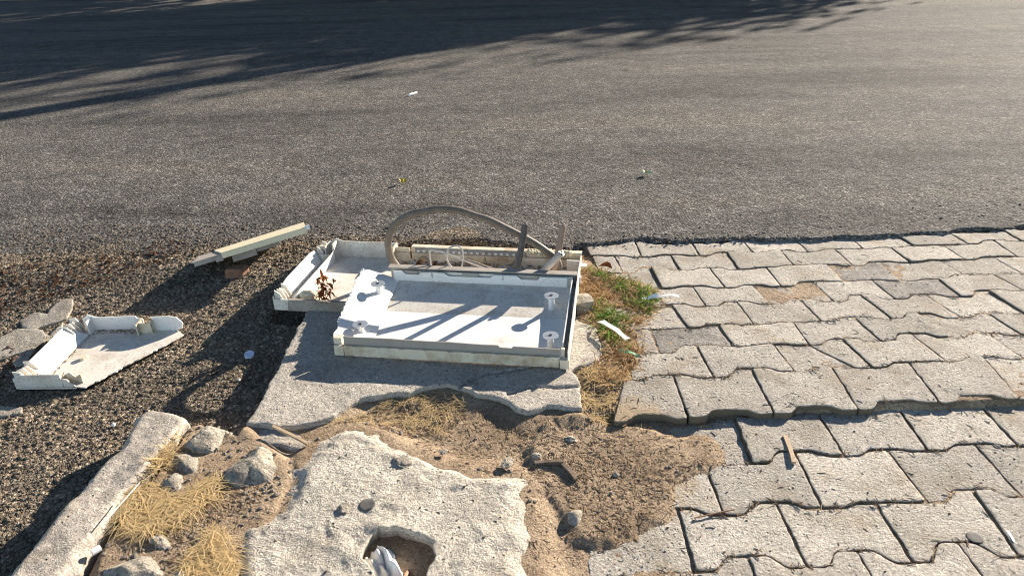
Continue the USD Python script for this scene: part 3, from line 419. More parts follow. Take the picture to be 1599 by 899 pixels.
# ---------------------------------------------------------------- road and driveway: one sheet of asphalt with a crumbled edge
edge = np.array(T['P']['road_edge'])
under = [(-.44, 2.26), (-.52, 1.95), (-.58, 1.6), (-.68, 1.42), (-.80, 1.25), (-.95, 1.0), (-1.1, .62)]
NEAR = Polygon([(-3.4, .62)] + [(-3.4, 4.0), (4.2, 4.0), (4.2, edge[-1][1] + .35)] + [tuple(p) for p in edge[::-1]] + under)
def asphalt_points(poly):
    pts = []
    for (x0, x1, y0, y1, r) in ((-1.75, 2.1, 1.0, 2.95, .0062), (-3.4, 4.2, .62, 4.0, .0125)):
        gx, gy = np.meshgrid(np.arange(x0, x1, r), np.arange(y0, y1, r)); g = np.column_stack([gx.ravel(), gy.ravel()])
        g = g + rng.uniform(-.32, .32, g.shape) * r
        if r > .01: g = g[~((g[:, 0] > -1.75) & (g[:, 0] < 2.1) & (g[:, 1] > 1.0) & (g[:, 1] < 2.95))]
        pts.append(g)
    g = np.vstack(pts); return g[shapely.contains_xy(poly.buffer(-.003), g[:, 0], g[:, 1])]
def asphalt_near():
    ring = resample(NEAR.exterior.coords, .006)
    k = ((ring[:, 1] < 3.3) & (ring[:, 0] > -3.3) & (ring[:, 0] < 4.1)).astype(float)[:, None]
    ring = ring + k * (wobble(ring, .016, .05, 2) - ring + wobble(ring, .006, .014, 4) - ring)
    poly = Polygon(ring).buffer(0)
    if poly.geom_type != 'Polygon': poly = max(poly.geoms, key=lambda q: q.area)
    b = resample(poly.exterior.coords, .006); g = asphalt_points(poly); xy = np.vstack([b, g])
    f = Delaunay(xy).simplices; c = xy[f].mean(1); f = f[shapely.contains_xy(poly, c[:, 0], c[:, 1])]
    a = cross2(xy[f[:, 1]] - xy[f[:, 0]], xy[f[:, 2]] - xy[f[:, 0]]); f[a < 0] = f[a < 0][:, ::-1]; f = f[np.abs(a) > 1e-12]
    z = za_fine(xy); z[:len(b)] -= .006 * (b[:, 1] < 3.3)
    e = np.vstack([f[:, [0, 1]], f[:, [1, 2]], f[:, [2, 0]]]); _, idx, cnt = np.unique(np.sort(e, 1), axis=0, return_index=True, return_counts=True)
    be = e[idx[cnt == 1]]; v = np.column_stack([xy, z]); ids = np.unique(be); m = np.full(len(v), -1); m[ids] = len(v) + np.arange(len(ids))
    low = v[ids].copy(); low[:, 2] -= .06; v = np.vstack([v, low]); A, B = be.T
    f = np.vstack([f, np.column_stack([A, m[A], m[B]]), np.column_stack([A, m[B], B])])
    return trimesh.Trimesh(v, f, process=False)
near_mesh = asphalt_near()
far = sbox(-40, -6, 40, 10.6).difference(NEAR.buffer(.0)).difference(sbox(-1.2, -6, 40, 2.6))
far = Polygon([(-40, .62), (-3.4, .62), (-3.4, 4.0), (4.2, 4.0), (4.2, edge[-1][1] + .35), (40, 1.5), (40, 11.6), (6.2, 11.9), (1.5, 12.2), (-8.6, 13.0), (-40, 14.5)])
far_mesh = trimesh.creation.triangulate_polygon(far, engine='earcut')
far_mesh = trimesh.Trimesh(np.column_stack([far_mesh[0], np.full(len(far_mesh[0]), .012)]), far_mesh[1], process=False)
fa = far_mesh.faces; va = far_mesh.vertices; aa = cross2(va[fa[:, 1], :2] - va[fa[:, 0], :2], va[fa[:, 2], :2] - va[fa[:, 0], :2]); fa = np.where((aa < 0)[:, None], fa[:, ::-1], fa)
far_mesh = trimesh.Trimesh(va, fa, process=False); far_mesh.remove_unreferenced_vertices()
fc = near_mesh.vertices[near_mesh.faces].mean(1)[:, :2]
dd = (fc[:, 1] - (2.52 + .06 * (fc[:, 0] + 1))) + .30 * (fb(fc, .25, 4, 77) - .5); dd = dd + 2. * sstep(-.2, .6, fc[:, 0])
isd = dd < 0
def sub(m, mask):
    f = m.faces[mask]; u, inv = np.unique(f, return_inverse=True); return m.vertices[u], inv.reshape(-1, 3), m.vertex_normals[u]
def single_n(name, v, f, n, mat, kind):
    from pxr import Vt
    m = single(name, (v, f), mat, kind=kind, smooth=False); m.CreateNormalsAttr(Vt.Vec3fArray.FromNumpy(n.astype(np.float32))); m.SetNormalsInterpolation('vertex')
single_n('driveway', *sub(near_mesh, isd), 'driveway_asphalt', 'structure')
v, f, n = sub(near_mesh, ~isd)
single_n('road', np.vstack([v, far_mesh.vertices]), np.vstack([f, far_mesh.faces + len(v)]), np.vstack([n, np.tile([0., 0, 1.], (len(far_mesh.vertices), 1))]), 'asphalt', 'structure')
gv = [(-90, -60, -.16), (90, -60, -.16), (90, 120, -.16), (-90, 120, -.16)]
single('ground', (gv, [[0, 1, 2, 3]]), 'far_ground', kind='structure', smooth=False)
verge = Polygon([(-40, 14.4), (-8.6, 12.9), (1.5, 12.1), (6.2, 11.8), (40, 11.5), (40, 40), (-40, 40)])
single('verge', sheet(verge, lambda q: .05 + .10 * sstep(11.5, 16, q[:, 1]) + .04 * (fb(q, .8, 3, 4) - .5), .6, skirt=.25, rnd=.05, seed=31), 'far_ground', kind='structure', smooth=True)

# ---------------------------------------------------------------- soil under and between the paving
soil_poly = Polygon(T['P']['soilclip'] + [(.30, 2.42), (3.4, 2.46), (3.4, .45), (-.9, .45)]).buffer(0)
sx = sbox(-1.0, .55, 1.75, 2.5)
soil_near = soil_poly.intersection(sx)
single('soil', cat_([sheet(soil_near, zs, .0062, skirt=.05, rnd=.002, seed=41), ]), 'soil', kind='structure', smooth=True)
single('soil_beyond', sheet(sbox(1.752, .0, 3.6, 2.44), zs, .03, skirt=.05, rnd=.002, seed=42), 'soil', kind='structure', smooth=True)

# ---------------------------------------------------------------- interlocking pavers
PAVS = []
pav = thing('pavement', (0, 0, 0), kind='structure')
JT = {int(k): v for k, v in T['J'].items()}
EXT, GAP = .0088, .0045
def lattice_rows(r): return [k for k in JT[r] if abs((k[0] * 2) % 2 - (0 if r % 2 else 1)) < .01 or k is JT[r][0]]
def boundary(r):
    """The wavy joint between row r and row r + 1 as y(x)."""
    pts = []
    if r + 1 in JT: pts += [(k[1], k[2] + (.001 if r == 8 else EXT)) for k in lattice_rows(r + 1)]
    else: pts += [((a[3] + b[3]) / 2, (a[4] + b[4]) / 2 + .004) for a, b in zip(lattice_rows(r)[:-1], lattice_rows(r)[1:])]
    if r in JT: pts += [(k[3], k[4] - EXT) for k in lattice_rows(r)]
    else: pts += [((a[1] + b[1]) / 2, (a[2] + b[2]) / 2 - .004) for a, b in zip(lattice_rows(r + 1)[:-1], lattice_rows(r + 1)[1:])]
    pts = sorted(pts); keep = [pts[0]]
    for p in pts[1:]:
        if p[0] - keep[-1][0] > .03: keep.append(p)
    X, Y = np.array(keep).T
    def y(x):
        x = np.asarray(x, float); i = np.clip(np.searchsorted(X, x) - 1, 0, len(X) - 2)
        t = np.clip((x - X[i]) / (X[i + 1] - X[i]), -.3, 1.3); s = np.clip((t - .34) / .32, 0, 1); s = .5 * s + .5 * sstep(0, 1, s)
        return Y[i] * (1 - s) + Y[i + 1] * s
    return y
bnd = {r: boundary(r) for r in range(0, 16)}
def wave(pts):
    X, Y = np.array(sorted(pts)).T
    def y(x):
        x = np.asarray(x, float); i = np.clip(np.searchsorted(X, x) - 1, 0, len(X) - 2); t = np.clip((x - X[i]) / (X[i + 1] - X[i]), -.3, 1.3); s = np.clip((t - .38) / .24, 0, 1)
        return Y[i] * (1 - s) + Y[i + 1] * s
    return y
# the settled row: the row above keeps its notched front, the row below starts under it
r8, r9 = lattice_rows(8), lattice_rows(9)
front8 = wave([(k[3], k[4] - .004) for k in r8] + [((a[3] + b[3]) / 2, (a[4] + b[4]) / 2 + .017) for a, b in zip(r8[:-1], r8[1:])])
back9 = wave([(k[1], k[2] + .006) for k in r9] + [((a[1] + b[1]) / 2, (a[2] + b[2]) / 2 + .002) for a, b in zip(r9[:-1], r9[1:])])
DARK = {(3, 4): 'paver_dark', (4, 4): 'paver_dark', (6, 1): 'paver_dark', (3, 5): 'paver_mid', (4, 5): 'paver_mid', (2, 5): 'paver_mid', (2, 4): 'paver_mid'}
for r in sorted(JT):
    z0 = 0.0 if r <= 8 else -.018
    js = JT[r]
    for i in range(len(js) - 1):
        a, b = js[i], js[i + 1]
        q = np.random.default_rng(1000 * r + i)
        g = GAP * q.uniform(.55, 1.35)
        xa, xb, xa2, xb2 = a[1] + g / 2, b[1] - g / 2, a[3] + g / 2, b[3] - g / 2
        if xb - xa < .02: continue
        def yt(x): return (back9 if r == 9 else bnd[r - 1])(x) - g / 2
        def yb(x): return (front8 if r == 8 else bnd[r])(x) + g / 2
        top = [(x, float(yt(x))) for x in np.linspace(xa, xb, max(3, int((xb - xa) / .009)))]
        bot = [(x, float(yb(x))) for x in np.linspace(xb2, xa2, max(3, int(abs(xb2 - xa2) / .009)))]
        P = Polygon(top + bot).buffer(0).buffer(-.003).buffer(.003)
        if P.is_empty: continue
        if P.geom_type != 'Polygon': P = max(P.geoms, key=lambda s: s.area)
        c = np.array(P.centroid.coords[0]); tx, ty, dz = q.normal(0, .010), q.normal(0, .010), q.normal(0, .0016)
        sd_ = int(q.integers(1 << 20))
        def zf(xy, c=c, tx=tx, ty=ty, dz=dz, z0=z0): return z0 + dz + (xy[:, 0] - c[0]) * tx + (xy[:, 1] - c[1]) * ty + .004 * (fb(xy, .06, 3, 51) - .5) + .0018 * (fb(xy, .014, 2, 53) - .5)
        far_off = c[0] > 1.9 or c[1] < .75
        m = sheet(P, zf, .03 if far_off else .0085, skirt=.05, rnd=.0022, bstep=.02 if far_off else .0055, jag=.0034, jscale=.016, seed=sd_, flare=.002)
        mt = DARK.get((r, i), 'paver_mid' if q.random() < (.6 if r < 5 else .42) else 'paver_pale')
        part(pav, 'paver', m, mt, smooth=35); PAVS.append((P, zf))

# ---------------------------------------------------------------- concrete slab, cement patch, kerb, rubble stones
def crack(q, ks, w):
    d = np.min([shapely.distance(shapely.points(q), LineString(wobble(resample_line(T['CR'][k], .01), .006, .03, 5))) for k in ks], axis=0); return np.exp(-(d / w) ** 2)
def resample_line(p, step):
    L = LineString(p); n = int(L.length / step) + 1; return np.array([L.interpolate(i / n, normalized=True).coords[0] for i in range(n + 1)])
def zslab(q): return -.010 * crack(q, ('c1', 'c2'), .004) + .003 + .006 * (fb(q, .12, 3, 61) - .5) + .0035 * (fb(q, .016, 2, 63) - .5)
single('concrete_slab', sheet(PO['slab'], zslab, .0055, skirt=.075, rnd=.004, bstep=.005, jag=.008, jscale=.03, seed=61), 'slab_concrete', 'broken grey concrete slab with a jagged front edge under the white plastic covers', 'concrete slab', smooth=50)
single('slab_fragment', sheet(PO['slabtail'], lambda q: -.010 + .012 * (fb(q, .05, 3, 64) - .5), .0075, skirt=.06, rnd=.008, jag=.006, seed=62), 'slab_concrete', 'low cracked-off corner of the concrete slab beside the brown twig', 'concrete slab', smooth=50)
patch = PO['patch'].difference(PO['hole'])
def zpatch(q):
    d = shapely.distance(shapely.points(q), PO['hole'])
    ridge = .012 * np.exp(-((q[:, 1] - 1.38 + .25 * (q[:, 0] + .18)) / .03) ** 2) * np.exp(-((q[:, 0] + .17) / .13) ** 2)
    e = shapely.distance(shapely.points(q), PO['patch'].exterior); w = .02 + .05 * fb(q, .06, 2, 75)
    return .003 - .013 * (1 - sstep(0, w, e)) + ridge + .010 * (fb(q, .15, 3, 71) - .5) + .009 * (fb(q, .045, 3, 72) - .5) * (.3 + 1.4 * sstep(.4, .6, fb(q, .11, 2, 78))) + .005 * (fb(q, .013, 2, 73) - .5) + .004 * np.exp(-d / .02)
pm_ = sheet(patch, zpatch, .005, skirt=.10, rnd=.003, bstep=.004, jag=.005, jscale=.014, seed=71)
hc = np.array(PO['hole'].centroid.coords[0]); vv = np.array(pm_.vertices); lo_ = (vv[:, 2] < -.06) & (shapely.distance(shapely.points(vv[:, :2]), PO['hole']) < .03)
vv[lo_, :2] = hc + (vv[lo_, :2] - hc) * 1.35; pm_.vertices = vv
single('cement_patch', pm_, 'rough_cement', 'rough pale cement patch with a hole broken through it at the bottom', 'cement patch', smooth=60)
def zk(q): return .012 - .012 * (1 - sstep(0, .018, shapely.distance(shapely.points(q), PO['kerb'].exterior) * (.4 + 1.2 * fb(q, .05, 2, 85)))) + .012 * (fb(q, .10, 3, 81) - .5) + .006 * (fb(q, .018, 3, 83) - .5)
single('kerb_stone', sheet(PO['kerb'], zk, .0055, skirt=.13, rnd=.005, bstep=.005, jag=.009, jscale=.03, seed=81), 'kerb_concrete', 'long worn concrete kerb stone running out of the lower left corner', 'kerb stone', smooth=60)
STL = {'stone1': ('flat topped rubble stone at the upper end of the kerb', .022), 'stone2': ('small wedge shaped rubble stone between straw and the gravel gap', .010), 'stone3': ('small rubble stone just above the yellow straw tuft', .008),
       'stone4': ('large rounded lump of rubble left of the cement patch', .03), 'stone5': ('pale flat rubble stone at the bottom beside the kerb and white butt', .008), 'stone6': ('narrow rough stone leaning on the pale flat rubble stone', .004),
       'stone7': ('lowest small rubble stone beside the lower straw tuft', .002), 'stone8': ('pale broken paver chip standing in dirt right of the cement patch', -.008)}
for k, (lab, zt) in STL.items():
    cc = np.array(PO[k].centroid.coords[0]); R = math.sqrt(PO[k].area / math.pi)
    pr = np.random.default_rng(sum(map(ord, k)) * 7 + ord(k[-1])); pa = pr.uniform(0, 2 * np.pi, 8); ps = pr.uniform(.15, 1.0, 8)
    def zst(q, cc=cc, R=R, zt=zt, k=k, pa=pa, ps=ps):
        d_ = q - cc; pl_ = np.min([-s * np.maximum(d_[:, 0] * math.cos(a) + d_[:, 1] * math.sin(a) - .30 * R, -.02) for a, s in zip(pa, ps)], axis=0)
        return zt * .55 + np.minimum(pl_, .006) + .012 * (fb(q, .04, 3, ord(k[-1])) - .5) + .006 * (fb(q, .012, 2, 93) - .5)
        e = shapely.distance(shapely.points(q), PO[k].exterior); g = fb(q, .055, 2, ord(k[-1]) + 30) - .5
        return zt - .018 * (1 - sstep(0, .55 * R, e)) - .05 * np.maximum(g, 0) * min(1., R / .04) + .016 * (fb(q, .045, 3, len(k) + ord(k[-1])) - .5) + .006 * (fb(q, .012, 2, 93) - .5)
    single('rubble_stone', sheet(PO[k], zst, .005, skirt=.06, rnd=.005, bstep=.005, jag=.010, jscale=.016, seed=ord(k[-1]), flare=-.002), 'rubble', lab, 'stone', smooth=28, base=(*cc, zt))
for k, lab in (('pale1', 'larger flat piece of old pale concrete left of the broken cover'), ('pale2', 'second flat piece of old pale concrete nearer the road among brown leaves'), ('pale3', 'shaded sliver of flat concrete at the left edge below the broken cover'), ('pale4', 'narrow flat concrete piece touching the broken cover at the left')):
    single('concrete_piece', sheet(PO[k], lambda q: za(q) + .007 + .004 * (fb(q, .05, 3, 17) - .5), .007, skirt=.03, rnd=.002, jag=.005, jscale=.02, seed=ord(k[-1])), 'old_pale_concrete', lab, 'concrete piece', smooth=50)

# ---------------------------------------------------------------- loose grit, gravel, chaff, straw, grass
def drop(xy, zf, up=0.): return np.column_stack([xy, zf(xy) + up])
drive = Polygon([(-1.75, .95), (-1.75, 2.55), (-.45, 2.55), (-.45, 2.26), (-.55, 1.9), (-.66, 1.48), (-.95, 1.0)]).difference(PO['slab']).difference(PO['kerb'])
roadside = Polygon([(-1.9, 2.42), (-.45, 2.38), (.3, 2.40), (1.0, 2.42), (1.9, 2.55), (2.1, 2.72), (-.3, 2.62), (-1.9, 2.75)]).difference(sbox(-.46, 2.0, .25, 2.37))
q1 = scatter(drive, 15000, 1); q2 = scatter(roadside, 9000, 2)
dq = shapely.distance(shapely.points(q2), LineString(T['P']['road_edge'])); q2 = q2[np.random.default_rng(9).random(len(q2)) < np.where(q2[:, 0] < -.3, .55, np.exp(-(dq / .035) ** 1.2) * .5 + .02)]
gs = np.random.default_rng(3)
pos = np.vstack([drop(q1, za_fine, .0005), drop(q2, za_fine, .0005)])
single('loose_grit', pebbles(pos, .0016 + .0048 * gs.random(len(pos)) ** 2.2, 4, ICO0, .7), 'asphalt_grit', 'dark loose asphalt grit strewn over the crumbling driveway', 'grit', kind='stuff', smooth=False)
q = np.vstack([scatter(RUB, 1300, 5), scatter(PO['straw5'], 90, 6), scatter(PO['straw4'], 250, 7), scatter(PO['straw6'], 120, 8), scatter(PO['mound'], 60, 9), scatter(PO['patch'].buffer(.05).difference(PO['patch'].buffer(-.03)), 260, 19)])
pos = drop(q, zs, .001); sz = .0008 + .0052 * gs.random(len(q)) ** 7
single('gravel', pebbles(pos, sz, 10, ICO1, .5), 'gravel_mix', 'small mixed gravel in the dirt around the cement patch', 'gravel', kind='stuff', smooth=False)
q = np.vstack([scatter(PO['straw5'].buffer(.04), 2000, 11), scatter(PO['straw4'], 1500, 12), scatter(PO['straw6'], 1500, 13), scatter(PO['mound'].buffer(.02), 900, 14), scatter(Polygon([(.02, 1.0), (.24, 1.0), (.22, 1.35), (.0, 1.42)]), 600, 44), scatter(PO['gravel'], 700, 15)])
single('chaff', sticks(drop(q, zs, .0007), gs.uniform(.003, .014, len(q)), gs.uniform(.0002, .0006, len(q)), 16, .08), 'chaff', 'brown chaff and straw crumbs covering the dirt hollow', 'chaff', kind='stuff', smooth=False)
q = np.vstack([scatter(PO['mound'].buffer(.09).difference(PO['mound'].buffer(-.02)), 750, 18), scatter(PO['mound'].buffer(.25), 220, 20)]); q = q[q[:, 0] > .14]
z3 = np.maximum(zs(q), -.0165 + 0 * q[:, 0]) + .0008
single('dirt_crumbs', cat_([pebbles(np.column_stack([q, z3])[:len(q) - 110], .0005 + .0016 * gs.random(len(q) - 110) ** 3, 21, ICO0, .7), sticks(np.column_stack([q, z3])[-110:], gs.uniform(.003, .012, 110), gs.uniform(.0002, .0005, 110), 22, .12)]), 'chaff', 'dirt crumbs and straw thinning out over the sunken pavers', 'dirt', kind='stuff', smooth=False)
# dust of straw caught in the paver joints
jq = []
for r in range(1, 12):
    x = gs.uniform(.25, 1.75, 190 if r > 4 else 120); jq.append(np.column_stack([x, bnd[r](x) + gs.normal(0, .004, len(x))]))
jq = np.vstack(jq)
single('joint_litter', sticks(drop(jq, zs, .0055), gs.uniform(.006, .022, len(jq)), gs.uniform(.0004, .0011, len(jq)), 17, .2), 'chaff', 'straw crumbs caught in the joints between the pavers', 'chaff', kind='stuff', smooth=False)
def zmax(q):
    z = zs(q); return z
def tuft(name, poly, n, hmin, hmax, lean0, lean1, w, m, label, seed, zf=zs, lift=0., droop=.5, cluster=0):
    r = np.random.default_rng(seed); xy = scatter(poly, n, seed)
    if cluster:
        cen = scatter(poly, cluster, seed + 1); xy = cen[r.integers(0, cluster, n)] + r.normal(0, .008, (n, 2))
    single(name, blades(drop(xy, zf, lift), r.uniform(hmin, hmax, n), r.uniform(lean0, lean1, n), w, seed, 3, droop, roll=.2 if m == 'straw' else .6), m, label, 'grass', kind='stuff', smooth=True)
tuft('dry_grass', PO['grass'], 2600, .015, .06, .7, 1.55, .0016, 'grass_dry', 'matted dry yellow grass between the covers and the pavers', 21, cluster=300)
tuft('green_grass', PO['green'].union(Polygon([(p[0], p[1]) for p in T['P']['grass'][:8]]).buffer(-.01)), 900, .015, .048, .3, 1.4, .0019, 'grass_green', 'short green grass growing among the dry tuft beside the front cover', 22, cluster=110)
tuft('straw_tuft', PO['straw1'].buffer(.012), 1500, .012, .06, 1.4, 1.6, .0009, 'straw', 'yellow straw tuft lying along the right side of the kerb', 23, lift=.009, droop=.12, cluster=0)
tuft('straw_tuft', PO['straw2'].buffer(.012), 800, .012, .06, 1.3, 1.6, .0009, 'straw', 'lower yellow straw tuft left of the cement patch at the bottom', 24, lift=.009, droop=.15, cluster=0)
tuft('straw_tuft', PO['straw3'], 260, .015, .045, .8, 1.5, .0010, 'straw', 'thin line of straw behind the top end of the kerb', 25, lift=.012, droop=.3, cluster=30)
tuft('straw_tuft', PO['straw4'], 650, .012, .045, 1.4, 1.6, .0006, 'straw', 'flattened pale straw below the middle of the slab edge', 26, lift=.004, droop=.2, cluster=80)
tuft('straw_tuft', PO['straw6'], 700, .012, .045, 1.3, 1.6, .0008, 'straw', 'flattened dry straw at the right end of the slab', 27, lift=.003, droop=.2, cluster=60)
# brown leaf litter by the road on the left
lit = Polygon([(-2.05, 2.32), (-1.55, 2.40), (-1.2, 2.52), (-1.1, 2.42), (-1.35, 2.25), (-1.6, 2.05), (-2.0, 1.95)])
q = scatter(lit, 900, 31)
single('leaf_litter', blades(drop(q, za_fine, .004), gs.uniform(.006, .03, len(q)), gs.uniform(.7, 1.7, len(q)), gs.uniform(.0012, .0055, len(q)), 32, 2, .5), 'leaf_brown', 'rust brown dead leaf litter along the road at the left', 'leaf litter', kind='stuff', smooth=True)
lit2 = Polygon([(-1.75, 1.9), (-1.4, 2.0), (-1.36, 1.7), (-1.5, 1.65), (-1.8, 1.75)])
q = scatter(lit2, 160, 33)
single('leaf_litter', blades(drop(q, za_fine, .004), gs.uniform(.008, .028, len(q)), gs.uniform(.9, 1.6, len(q)), .0045, 34, 2, .5), 'leaf_brown', 'rust brown dead leaf litter under the left end of the broken cover', 'leaf litter', kind='stuff', smooth=True)
q = scatter(Polygon([(-1.6, 1.0), (-.8, 1.45), (-.7, 1.9), (-1.0, 2.0), (-1.5, 1.6)]).difference(PO['kerb']), 220, 35)
single('straw_bits', sticks(drop(q, za_fine, .003), gs.uniform(.006, .026, len(q)), gs.uniform(.0003, .0007, len(q)), 36, .15), 'chaff', 'scattered straw bits on the driveway left of the slab', 'straw', kind='stuff', smooth=False)

# ---------------------------------------------------------------- the discarded plastic covers
def frame(o, ex, ey):
    ex, ey = np.asarray(ex, float), np.asarray(ey, float); o = np.asarray(o, float); ez = np.cross(ex, ey); ez /= np.linalg.norm(ez)
    M = np.eye(4); M[:3, 0], M[:3, 1], M[:3, 2], M[:3, 3] = ex, ey, ez, o
    def f(m):
        m = m.copy(); m.apply_transform(M); return m
    return f
def ragged(a, b, n, amp, seed):
    """A broken edge from a to b."""
    r = np.random.default_rng(seed); a, b = np.array(a), np.array(b); d = b - a; nrm = np.array([-d[1], d[0]]) / np.linalg.norm(d)
    t = np.linspace(0, 1, n); off = r.normal(0, amp, n); off[0] = off[-1] = 0
    return [tuple(a + d * s + nrm * o) for s, o in zip(t, off)]
def ribbed(x0, x1, y, z0, z1, pitch, amp, th=.003, seed=1, n=6):
    """An upright wall along x with shallow vertical ribs, seen from -y."""
    xs = np.arange(x0, x1, pitch / n); xs = np.append(xs, x1)
    w = y - amp * (np.abs(((xs - x0) / pitch) % 1 - .5) < .12)
    bot = z0 + .002 * (np.abs(((xs - x0) / pitch) % 1 - .5) < .2)
    V = []; F = []
    for x, yy, zb in zip(xs, w, bot):
        V += [(x, yy, zb), (x, yy, z1), (x, y + th, z1), (x, y + th, zb)]
    for i in range(len(xs) - 1):
        a, b = 4 * i, 4 * i + 4
        for k in range(4): j = (k + 1) % 4; F += [[a + k, b + k, b + j], [a + k, b + j, a + j]]
    m = trimesh.Trimesh(V, F, process=False); m.fix_normals(); return m
def washer(c, r, seed, notch_az):
    disc = Point(0, 0).buffer(r, 24).difference(affinity.rotate(sbox(-.0016, 0, .0016, r * 1.2), notch_az, origin=(0, 0))).difference(Point(0, 0).buffer(.004, 12))
    m = trimesh.creation.extrude_polygon(disc, .0022, engine='earcut'); m.apply_translation(c); return m
def post(t, f, x, y, z0, z1, az, tilt=0.):
    c = trimesh.creation.cylinder(radius=.0085, height=z1 - z0, sections=20); c.apply_translation((x, y, (z0 + z1) / 2))
    col = trimesh.creation.cone(radius=.014, height=.02, sections=20); col.apply_translation((x, y, z0))
    p = part(t, 'screw_post', f(cat_([c, col])), 'white_plastic')
    part(p, 'washer', f(washer((x, y, z1 + .0004), .0212, 1, az)), 'zinc', smooth=30)
    b = trimesh.creation.cylinder(radius=.0048, height=.005, sections=6); b.apply_translation((x, y, z1 + .0015)); part(p, 'bolt', f(b), 'dark_bolt', smooth=30)

def front_cover():
    o = np.array([-.476, 1.715, .0065]); ex = np.array([.616, -.094, 0]); ex /= np.linalg.norm(ex); ey = np.array([-ex[1], ex[0], 0])
    f = frame(o, ex, ey); t = thing('plastic_cover', o, 'white plastic cover lying open side up, with four screw posts and washers', 'plastic cover')
    fl = Polygon([(.055, .012), (.605, .012), (.605, .242), (.055, .242)])
    part(t, 'floor', f(plate(fl, (0, 0, .007), (1, 0, 0), (0, 1, 0), .003)), 'white_plastic')
    part(t, 'rear_slope', f(quad((.045, .240, .0085), (.605, .240, .0085), (.605, .410, .0335), (.045, .410, .0335), .003)), 'white_plastic_dusty')
    # left side: broad slope up to a broken edge
    A, B = np.array((.088, .014, .0095)), np.array((.062, .406, .0335)); ux = np.array((-.107, .0, .033)); uy = B - A
    Lu, Lv = np.linalg.norm(ux), np.linalg.norm(uy); ux, uy = ux / Lu, uy / Lv
    pl = Polygon([(0, 0), (0, Lv), (Lu * 1.06, Lv)] + ragged((Lu * 1.06, Lv), (Lu * 1.01, .085), 44, .0013, 3)[1:] + [(Lu * .93, .055), (Lu * .97, .03), (Lu * .9, .0)])
    part(t, 'side_slope', f(plate(pl, A, ux, uy, -.003) if False else plate(pl, A, ux, uy, .003)), 'white_plastic')
    def fbk(m):
        m = m.copy(); m.apply_translation((0, -.006, .0035)); return f(m)
    # back: tall panel with notched lip in front of it and a ledge on top
    part(t, 'back_panel', fbk(cat_([bx(.03, .618, .438, .441, -.010, .064), bx(.05, .605, .4145, .4175, .024, .060)])), 'white_plastic_dusty')
    part(t, 'back_ledge', fbk(cat_([bx(.028, .618, .418, .443, .0635, .0670)])), 'gray_plastic')
    lip = [(.048, .030), (.048, .062), (.075, .062), (.088, .052), (.128, .052), (.136, .060), (.170, .061), (.170, .045), (.173, .045), (.173, .061), (.208, .061), (.224, .051), (.352, .051), (.366, .060), (.392, .061), (.392, .045), (.395, .045), (.395, .061), (.436, .061), (.450, .050), (.500, .050), (.508, .060), (.590, .061), (.590, .030)]
    part(t, 'notched_lip', fbk(plate(Polygon(lip), (0, .4075, 0), (1, 0, 0), (0, 0, 1), .0028)), 'white_plastic')
    for x in (.10, .29, .475): part(t, 'lip_shadow_gap', fbk(bx(x - .025, x + .025, .409, .4135, .048, .0625)), 'gray_plastic')  # solid grey blocks put the shade behind the notches into colour
    # right side: double wall
    ow = Polygon([(0, 0), (0, .046), (.06, .053), (.30, .064), (.437, .070), (.437, 0)])
    part(t, 'right_wall', f(plate(ow, (.6245, 0, 0), (0, 1, 0), (0, 0, 1), -.0) if False else plate(ow, (.620, 0, 0), (0, 1, 0), (0, 0, 1), .003)), 'white_plastic_dusty')
    iw = Polygon([(.02, .005), (.02, .030), (.05, .034), (.05, .047), (.30, .055), (.410, .063), (.410, .028), (.24, .008)])
    part(t, 'inner_wall', f(plate(iw, (.6035, 0, 0), (0, 1, 0), (0, 0, 1), .003)), 'white_plastic')
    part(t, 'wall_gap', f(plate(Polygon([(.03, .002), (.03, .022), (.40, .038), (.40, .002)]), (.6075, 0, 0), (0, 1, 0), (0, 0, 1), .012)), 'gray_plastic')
    # front: ribbed outer face with an inset strip above it
    part(t, 'ribbed_front', f(cat_([ribbed(.024, .598, .0, .0, .031, .064, .0038), bx(.024, .598, .002, .012, .0285, .0305)])), 'cream_plastic', smooth=25)
    part(t, 'front_strip', f(plate(Polygon([(.022, .028)] + ragged((.022, .054), (.44, .052), 14, .0006, 5) + [(.445, .046), (.475, .045), (.48, .051), (.600, .050), (.600, .028)]), (0, .0125, 0), (1, 0, 0), (0, 0, 1), .003)), 'gray_plastic')
    part(t, 'corner_block', f(cat_([bx(-.004, .022, .0, .02, .0, .030), bx(-.006, .016, .010, .03, .030, .048), bx(.0, .01, .02, .06, .0, .034)])), 'cream_plastic', label='chipped left front corner of the cover')
    part(t, 'corner_block', f(cat_([bx(.601, .625, -.004, .012, .0, .026), bx(.603, .612, .012, .02, .0, .05)])), 'cream_plastic')
    for (x, y, z0, z1, az) in ((.030, .298, .032, .068, 20), (.042, .090, .022, .046, 200), (.552, .291, .013, .057, 110), (.570, .075, .010, .050, 110)):
        post(t, f, x, y, z0, z1, az)
    # splinters along the broken left edge
    r = np.random.default_rng(4); sp = []
    for k in range(46):
        s = k / 45; P0 = A + uy * (Lv * (.22 + .76 * s)) + ux * (Lu * (1.01 + .05 * s)); m = trimesh.creation.icosphere(subdivisions=1, radius=.0024); m.vertices *= r.uniform(.4, 1.3, (1, 3)); m.apply_translation(P0 + r.normal(0, .0016, 3)); sp.append(m)
    part(t, 'splintered_edge', f(cat_(sp)), 'white_plastic', smooth=False)
front_cover()

